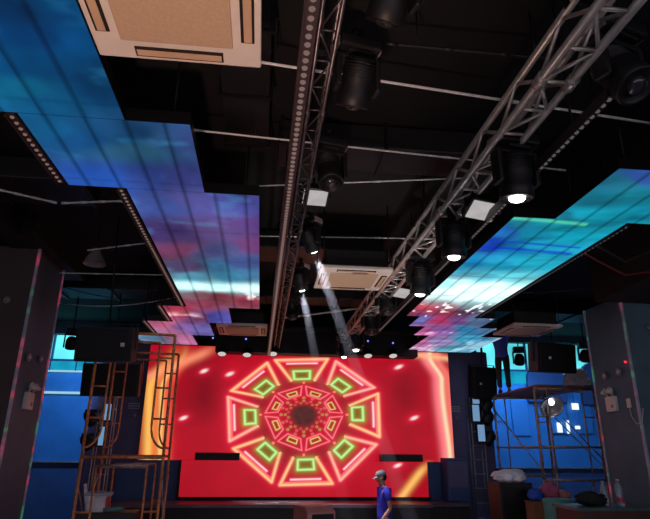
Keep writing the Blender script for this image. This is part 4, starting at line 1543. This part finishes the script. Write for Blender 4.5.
# shiny silver disc on a pole under the deck
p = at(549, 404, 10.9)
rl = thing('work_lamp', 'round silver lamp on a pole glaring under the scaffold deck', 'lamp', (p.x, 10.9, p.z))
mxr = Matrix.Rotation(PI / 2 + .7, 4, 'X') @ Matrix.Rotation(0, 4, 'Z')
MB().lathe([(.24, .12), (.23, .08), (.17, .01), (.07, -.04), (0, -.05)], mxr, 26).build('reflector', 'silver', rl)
MB().ball((0.02, -.06, .03), .06, 8).build('bulb', 'lens_on', rl)  # glowing ball put in for the white highlight on the disc
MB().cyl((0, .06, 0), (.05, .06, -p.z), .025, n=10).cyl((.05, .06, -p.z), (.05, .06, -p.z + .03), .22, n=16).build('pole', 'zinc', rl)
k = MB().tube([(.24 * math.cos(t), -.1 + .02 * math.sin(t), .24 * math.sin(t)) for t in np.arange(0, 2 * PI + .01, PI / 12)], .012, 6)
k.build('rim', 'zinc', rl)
# bright sheets on the blue cupboards
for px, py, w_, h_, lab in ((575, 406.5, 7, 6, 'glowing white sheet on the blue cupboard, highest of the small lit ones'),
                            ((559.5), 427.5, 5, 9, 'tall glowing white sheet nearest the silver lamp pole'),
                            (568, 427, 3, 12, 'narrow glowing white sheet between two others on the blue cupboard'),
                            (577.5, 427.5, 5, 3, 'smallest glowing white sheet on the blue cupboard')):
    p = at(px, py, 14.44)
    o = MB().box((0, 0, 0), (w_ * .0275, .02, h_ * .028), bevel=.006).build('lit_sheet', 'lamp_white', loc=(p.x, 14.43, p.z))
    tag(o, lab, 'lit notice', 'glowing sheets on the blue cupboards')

# flight case and lamp box inside the orange scaffold
a, b = at(77, 513, 8.9), at(134, 510, 8.9)
zc_ = a.z
fc = thing('flight_case', 'black flight case inside the orange scaffold with a purple lit end', 'case', ((a.x + b.x) / 2, 9.15, 0), (0, 0, .05))
wf = b.x - a.x
MB().box((0, 0, zc_ / 2), (wf, .5, zc_), bevel=.01).build('case_body', 'black_plastic', fc)
k = MB()
for sx in (-1, 1):
    for sy in (-1, 1):
        k.box((sx * (wf / 2 - .01), sy * .24, zc_ / 2), (.035, .035, zc_ + .006))
k.box((0, -.25, zc_ - .3), (wf, .012, .03))
k.build('edge_trim', 'duct', fc)
MB().box((0, -.256, zc_ - .3), (.1, .012, .1), bevel=.004).build('latch', 'zinc', fc)
p = at(95, 509, 8.95)
bx = thing('tool_box', 'white lidded box with grey top on the flight case', 'box', (p.x, 9.05, zc_), (0, 0, .1))
MB().box((0, 0, .11), (.28, .2, .22), bevel=.02).build('box_body', 'cloth_white', bx)
MB().box((.01, 0, .24), (.36, .24, .045), bevel=.01).build('lid', 'sign_plate', bx)
MB().box((.14, -.02, .12), (.03, .2, .16), bevel=.008).build('side_clip', 'label_red', bx)
p = at(112, 507, 8.95)
o = MB().cyl((-.12, -.02, .03), (.12, .02, .045), .03, n=10).cyl((.12, .02, .045), (.16, .027, .048), .018, n=8).build('torch', 'teal_paint', loc=(p.x, 8.98, zc_))
tag(o, 'teal grey torch lying beside the white box on the flight case', 'torch')
p = at(88, 489, 9.3)
o = MB().cyl((0, 0, 0), (-.07, 0.01, .36), .025, n=8).build('pale_stick', 'cloth_white', loc=(p.x - .0, 9.36, zc_ + 0.0))
tag(o, 'pale short stick leaning upright behind the white box', 'stick')

# monitor wedge on a black stand at the bottom middle
a, b = at(298, 508, 9.3), at(333, 508, 9.3)
wz = at(315, 519, 9.3).z
zt_ = at(315, 507, 9.3).z
wg = thing('wedge_monitor', 'salmon lit wedge monitor speaker in front of the stage centre', 'speaker', ((a.x + b.x) / 2, 9.5, 0), (0, 0, .38))
ww = b.x - a.x - .05
k = MB()
poly = [(-.25, zt_ - .36), (.25, zt_ - .36), (.25, zt_ + .0), (-.16, zt_ + .0), (-.25, zt_ - .07)]
va = [k.bm.verts.new((-ww / 2, y, z)) for y, z in poly]
vb = [k.bm.verts.new((ww / 2, y, z)) for y, z in poly]
k.bm.faces.new(va)
k.bm.faces.new(vb[::-1])
for i in range(5):
    j = (i + 1) % 5
    k.bm.faces.new((va[i], vb[i], vb[j], va[j]))
bmesh.ops.bevel(k.bm, geom=list(k.bm.edges), offset=.012, segments=2, affect='EDGES')
k.build('cabinet', 'wedge_red', wg)
g = MB().box((.02, 0, 0), (ww - .12, .016, .2), bevel=.004)
g.build('grille', 'grille', wg, loc=(0, -.254, zt_ - .2))
MB().box((0, .02, (zt_ - .365) / 2), (ww - .1, .4, zt_ - .365)).build('stand', 'stage_black', wg)

# right hand clutter
a, b = at(499, 483, 9.6), at(532, 483, 9.6)
zc2 = a.z
cb = thing('equipment_cabinet', 'black cabinet under the white cloth before the rusty scaffold', 'cabinet', ((a.x + b.x) / 2, 9.85, 0))
wf = b.x - a.x
MB().box((0, 0, zc2 / 2), (wf, .5, zc2), bevel=.01).build('cabinet_body', 'black_plastic', cb)
MB().box((0, -.256, zc2 / 2), (wf - .08, .014, zc2 - .1), bevel=.004).build('door', 'black_metal', cb)
MB().box((wf / 2 - .1, -.275, zc2 * .6), (.02, .02, .14), bevel=.004).build('handle', 'zinc', cb)
blob('cloth_heap', 'pinkish white crumpled cloth heap on the black cabinet', 'cloth', 'cloth_white', (a.x + wf / 2, 9.78, zc2), (wf * .46, .22, .24), 11, .28)
p = at(541, 503, 9.2)
ob = thing('wooden_box', 'orange brown wooden box between black cabinet and teal drum', 'box', (p.x, 9.35, 0))
MB().box((0, 0, p.z / 2), (.26, .3, p.z), bevel=.008).build('box_body', 'wood_orange', ob)
MB().box((0, 0, p.z + .01), (.28, .32, .02), bevel=.004).build('lid', 'wood_orange', ob)
p2_ = at(540, 499, 9.2)
blob('blue_bag', 'blue crumpled bag on the orange brown box', 'bag', 'cloth_blue', (p.x - .02, 9.33, p.z + .02), (.13, .12, .2), 21, .2)
p = at(566, 501, 8.6)
dr = thing('drum_bin', 'teal green drum bin with yellow label beside the maroon counter', 'bin', (p.x, 8.85, 0))
MB().lathe([(0, 0), (.2, 0), (.215, p.z * .5), (.22, p.z - .04), (.235, p.z - .03), (.235, p.z), (.21, p.z + .015), (0, p.z + .02)], n=26).build('drum', 'teal_paint', dr)
k = MB().box((.04, -.222, p.z - .18), (.1, .012, .16), bevel=.003)
k.build('warning_label', 'yellow', dr)
blob('pink_bag', 'bright pink bag standing behind the teal drum', 'bag', 'cloth_pink', (at(552, 500, 9.5).x, 9.55, at(552, 499, 9.5).z - .02), (.14, .12, .3), 31, .2)
tb = thing('low_table', 'small dark table under the pink bags behind the teal drum', 'table', (at(556, 500, 9.5).x, 9.6, 0))
zt2 = at(552, 499, 9.5).z - .02
MB().box((0, 0, zt2 - .015), (.62, .42, .03), bevel=.006).build('tabletop', 'stage_black', tb)
for sx in (-1, 1):
    for sy in (-1, 1):
        MB().cyl((sx * .28, sy * .18, 0), (sx * .28, sy * .18, zt2 - .03), .018, n=8).build('leg', 'zinc', tb)
blob('pink_bag', 'small salmon pink bag lying right of the bright pink bag', 'bag', 'wedge_red', (at(565, 499, 9.55).x, 9.6, zt2), (.13, .1, .17), 37, .2)
# counter with bottles
a = at(579, 508, 7.2)
b = at(668, 508, 7.2)
zk = a.z
ct = thing('bar_counter', 'dark maroon counter with grey green top under the bottles', 'counter', ((a.x + b.x) / 2, 7.55, 0))
wk = b.x - a.x
MB().box((0, 0, zk / 2 - .02), (wk - .06, .62, zk - .04), bevel=.006).build('counter_body', 'counter_maroon', ct)
MB().box((0, 0, zk - .02), (wk, .7, .04), bevel=.008).build('counter_top', 'counter_top', ct)
blob('black_bag', 'black crumpled bag on the counter beside the water bottles', 'bag', 'cloth_black', (at(596, 506, 7.4).x, 7.5, zk), (.2, .14, .19), 41, .3)
for i, (px, py, hgt, lm, lab) in enumerate(((607.5, 500, .3, 'label_white', 'clear water bottle with pale label on the counter'), (617.5, 506, .33, 'label_red', 'clear water bottle with red label beside the grey column strip'))):
    p = at(px, 503, 7.5)
    bt = thing('water_bottle', lab, 'bottle', (p.x, 7.55 - .12 * i, zk), group='water bottles on the counter')
    s_ = hgt / .3
    MB().lathe([(0, 0), (.04, 0), (.045, .01), (.045, .1), (.041, .115), (.045, .13), (.045, .19), (.036, .235), (.017, .265), (.016, .285), (0, .285)], Matrix.Scale(s_, 4), 18).build('bottle_body', 'bottle', bt)
    MB().lathe([(0.0, .282), (.019, .282), (.019, .303), (0, .303)], Matrix.Scale(s_, 4), 14).build('cap', 'label_white', bt)
    MB().lathe([(.0462, .045), (.0462, .1)], Matrix.Scale(s_, 4), 18).build('label', lm, bt)


# ================================================================== LIGHT
def spot(name, loc, d, energy, col, size, blend=.3, rad=.05):
    l = bpy.data.lights.new(name, 'SPOT')
    l.energy = energy
    l.color = L3(*col)
    l.spot_size = math.radians(size)
    l.spot_blend = blend
    l.shadow_soft_size = rad
    o = bpy.data.objects.new(name, l)
    COL.objects.link(o)
    o.location = loc
    o.rotation_euler = Vector(d).to_track_quat('-Z', 'Y').to_euler()
    return o


for p, d, e in SPOTS:
    spot('lamp_beam', Vector(p) + Vector(d) * .03, d, e * 22, (255, 250, 250), 40, .6)
# wash lights on the wings
for (px, py), Y, tgt in (((72, 341), 12.2, (-5.2, 14.6, 3.0)), ((585, 354), 11.6, (8.2, 14.6, 3.0)), ((519, 358), 12.9, (6.8, 14.6, 2.6))):
    p = at(px, py, Y) + Vector((0, .12, -.24))
    spot('wash_beam', p, Vector(tgt) - p, 170 if px < 300 else 120, (120, 186, 255), 130, .9)
# unseen spots added near the floor to brighten the air conditioners and pipes
spot('floor_uplight', (-0.4, 0.6, 0.35), Vector((-.15, 1.9, 4)), 460, (255, 206, 182), 60, .9, .15)
spot('floor_uplight', (1.0, 4.6, 0.3), Vector((.1, 2.2, 4)), 240, (255, 236, 224), 60, .9, .15)

spot('floor_uplight', (0.6, 5.2, 0.3), Vector((.4, 1.6, 4)), 120, (255, 240, 232), 60, .9, .15)
# haze standing in the two visible beams
hz = bpy.data.materials.new('stage_haze')
hz.use_nodes = True
nt = hz.node_tree
nt.nodes.clear()
out = nt.nodes.new('ShaderNodeOutputMaterial')
vs_ = nt.nodes.new('ShaderNodeVolumeScatter')
vs_.inputs['Density'].default_value = 0.12
vs_.inputs['Color'].default_value = (0.75, 0.8, 1, 1)
nt.links.new(vs_.outputs[0], out.inputs['Volume'])
M['haze'] = hz
for p, tgt, e, lab in ((c3, T3, 190, 'pale hazy light beam falling from the lit head by the central air conditioner'),
                       (c4, T4, 55, 'faint hazy light beam falling from the next lit head toward the screen')):
    d = Vector(tgt) - Vector(p)
    q = d.to_track_quat('Z', 'Y').to_matrix().to_4x4()
    k = MB().cyl((0, 0, .05), (0, 0, d.length), .045, .1, 20)
    o = k.build('light_beam_haze', 'haze', loc=p)
    o.rotation_euler = q.to_euler()
    tag(o, lab, 'haze', kind='stuff')
    spot('beam_lamp', Vector(p) + d.normalized() * .04, d, e, (160, 184, 255), 3.4, .5, .05)

w = bpy.data.worlds.new('hall_gloom')
SC.world = w
w.use_nodes = True
w.node_tree.nodes['Background'].inputs['Color'].default_value = (0.9, 0.8, 0.9, 1)
w.node_tree.nodes['Background'].inputs['Strength'].default_value = 0.8

SC.view_settings.view_transform = 'Standard'
SC.view_settings.look = 'None'
SC.view_settings.exposure = 0.0
SC.view_settings.gamma = 1.0
SC.view_settings.use_curve_mapping = False
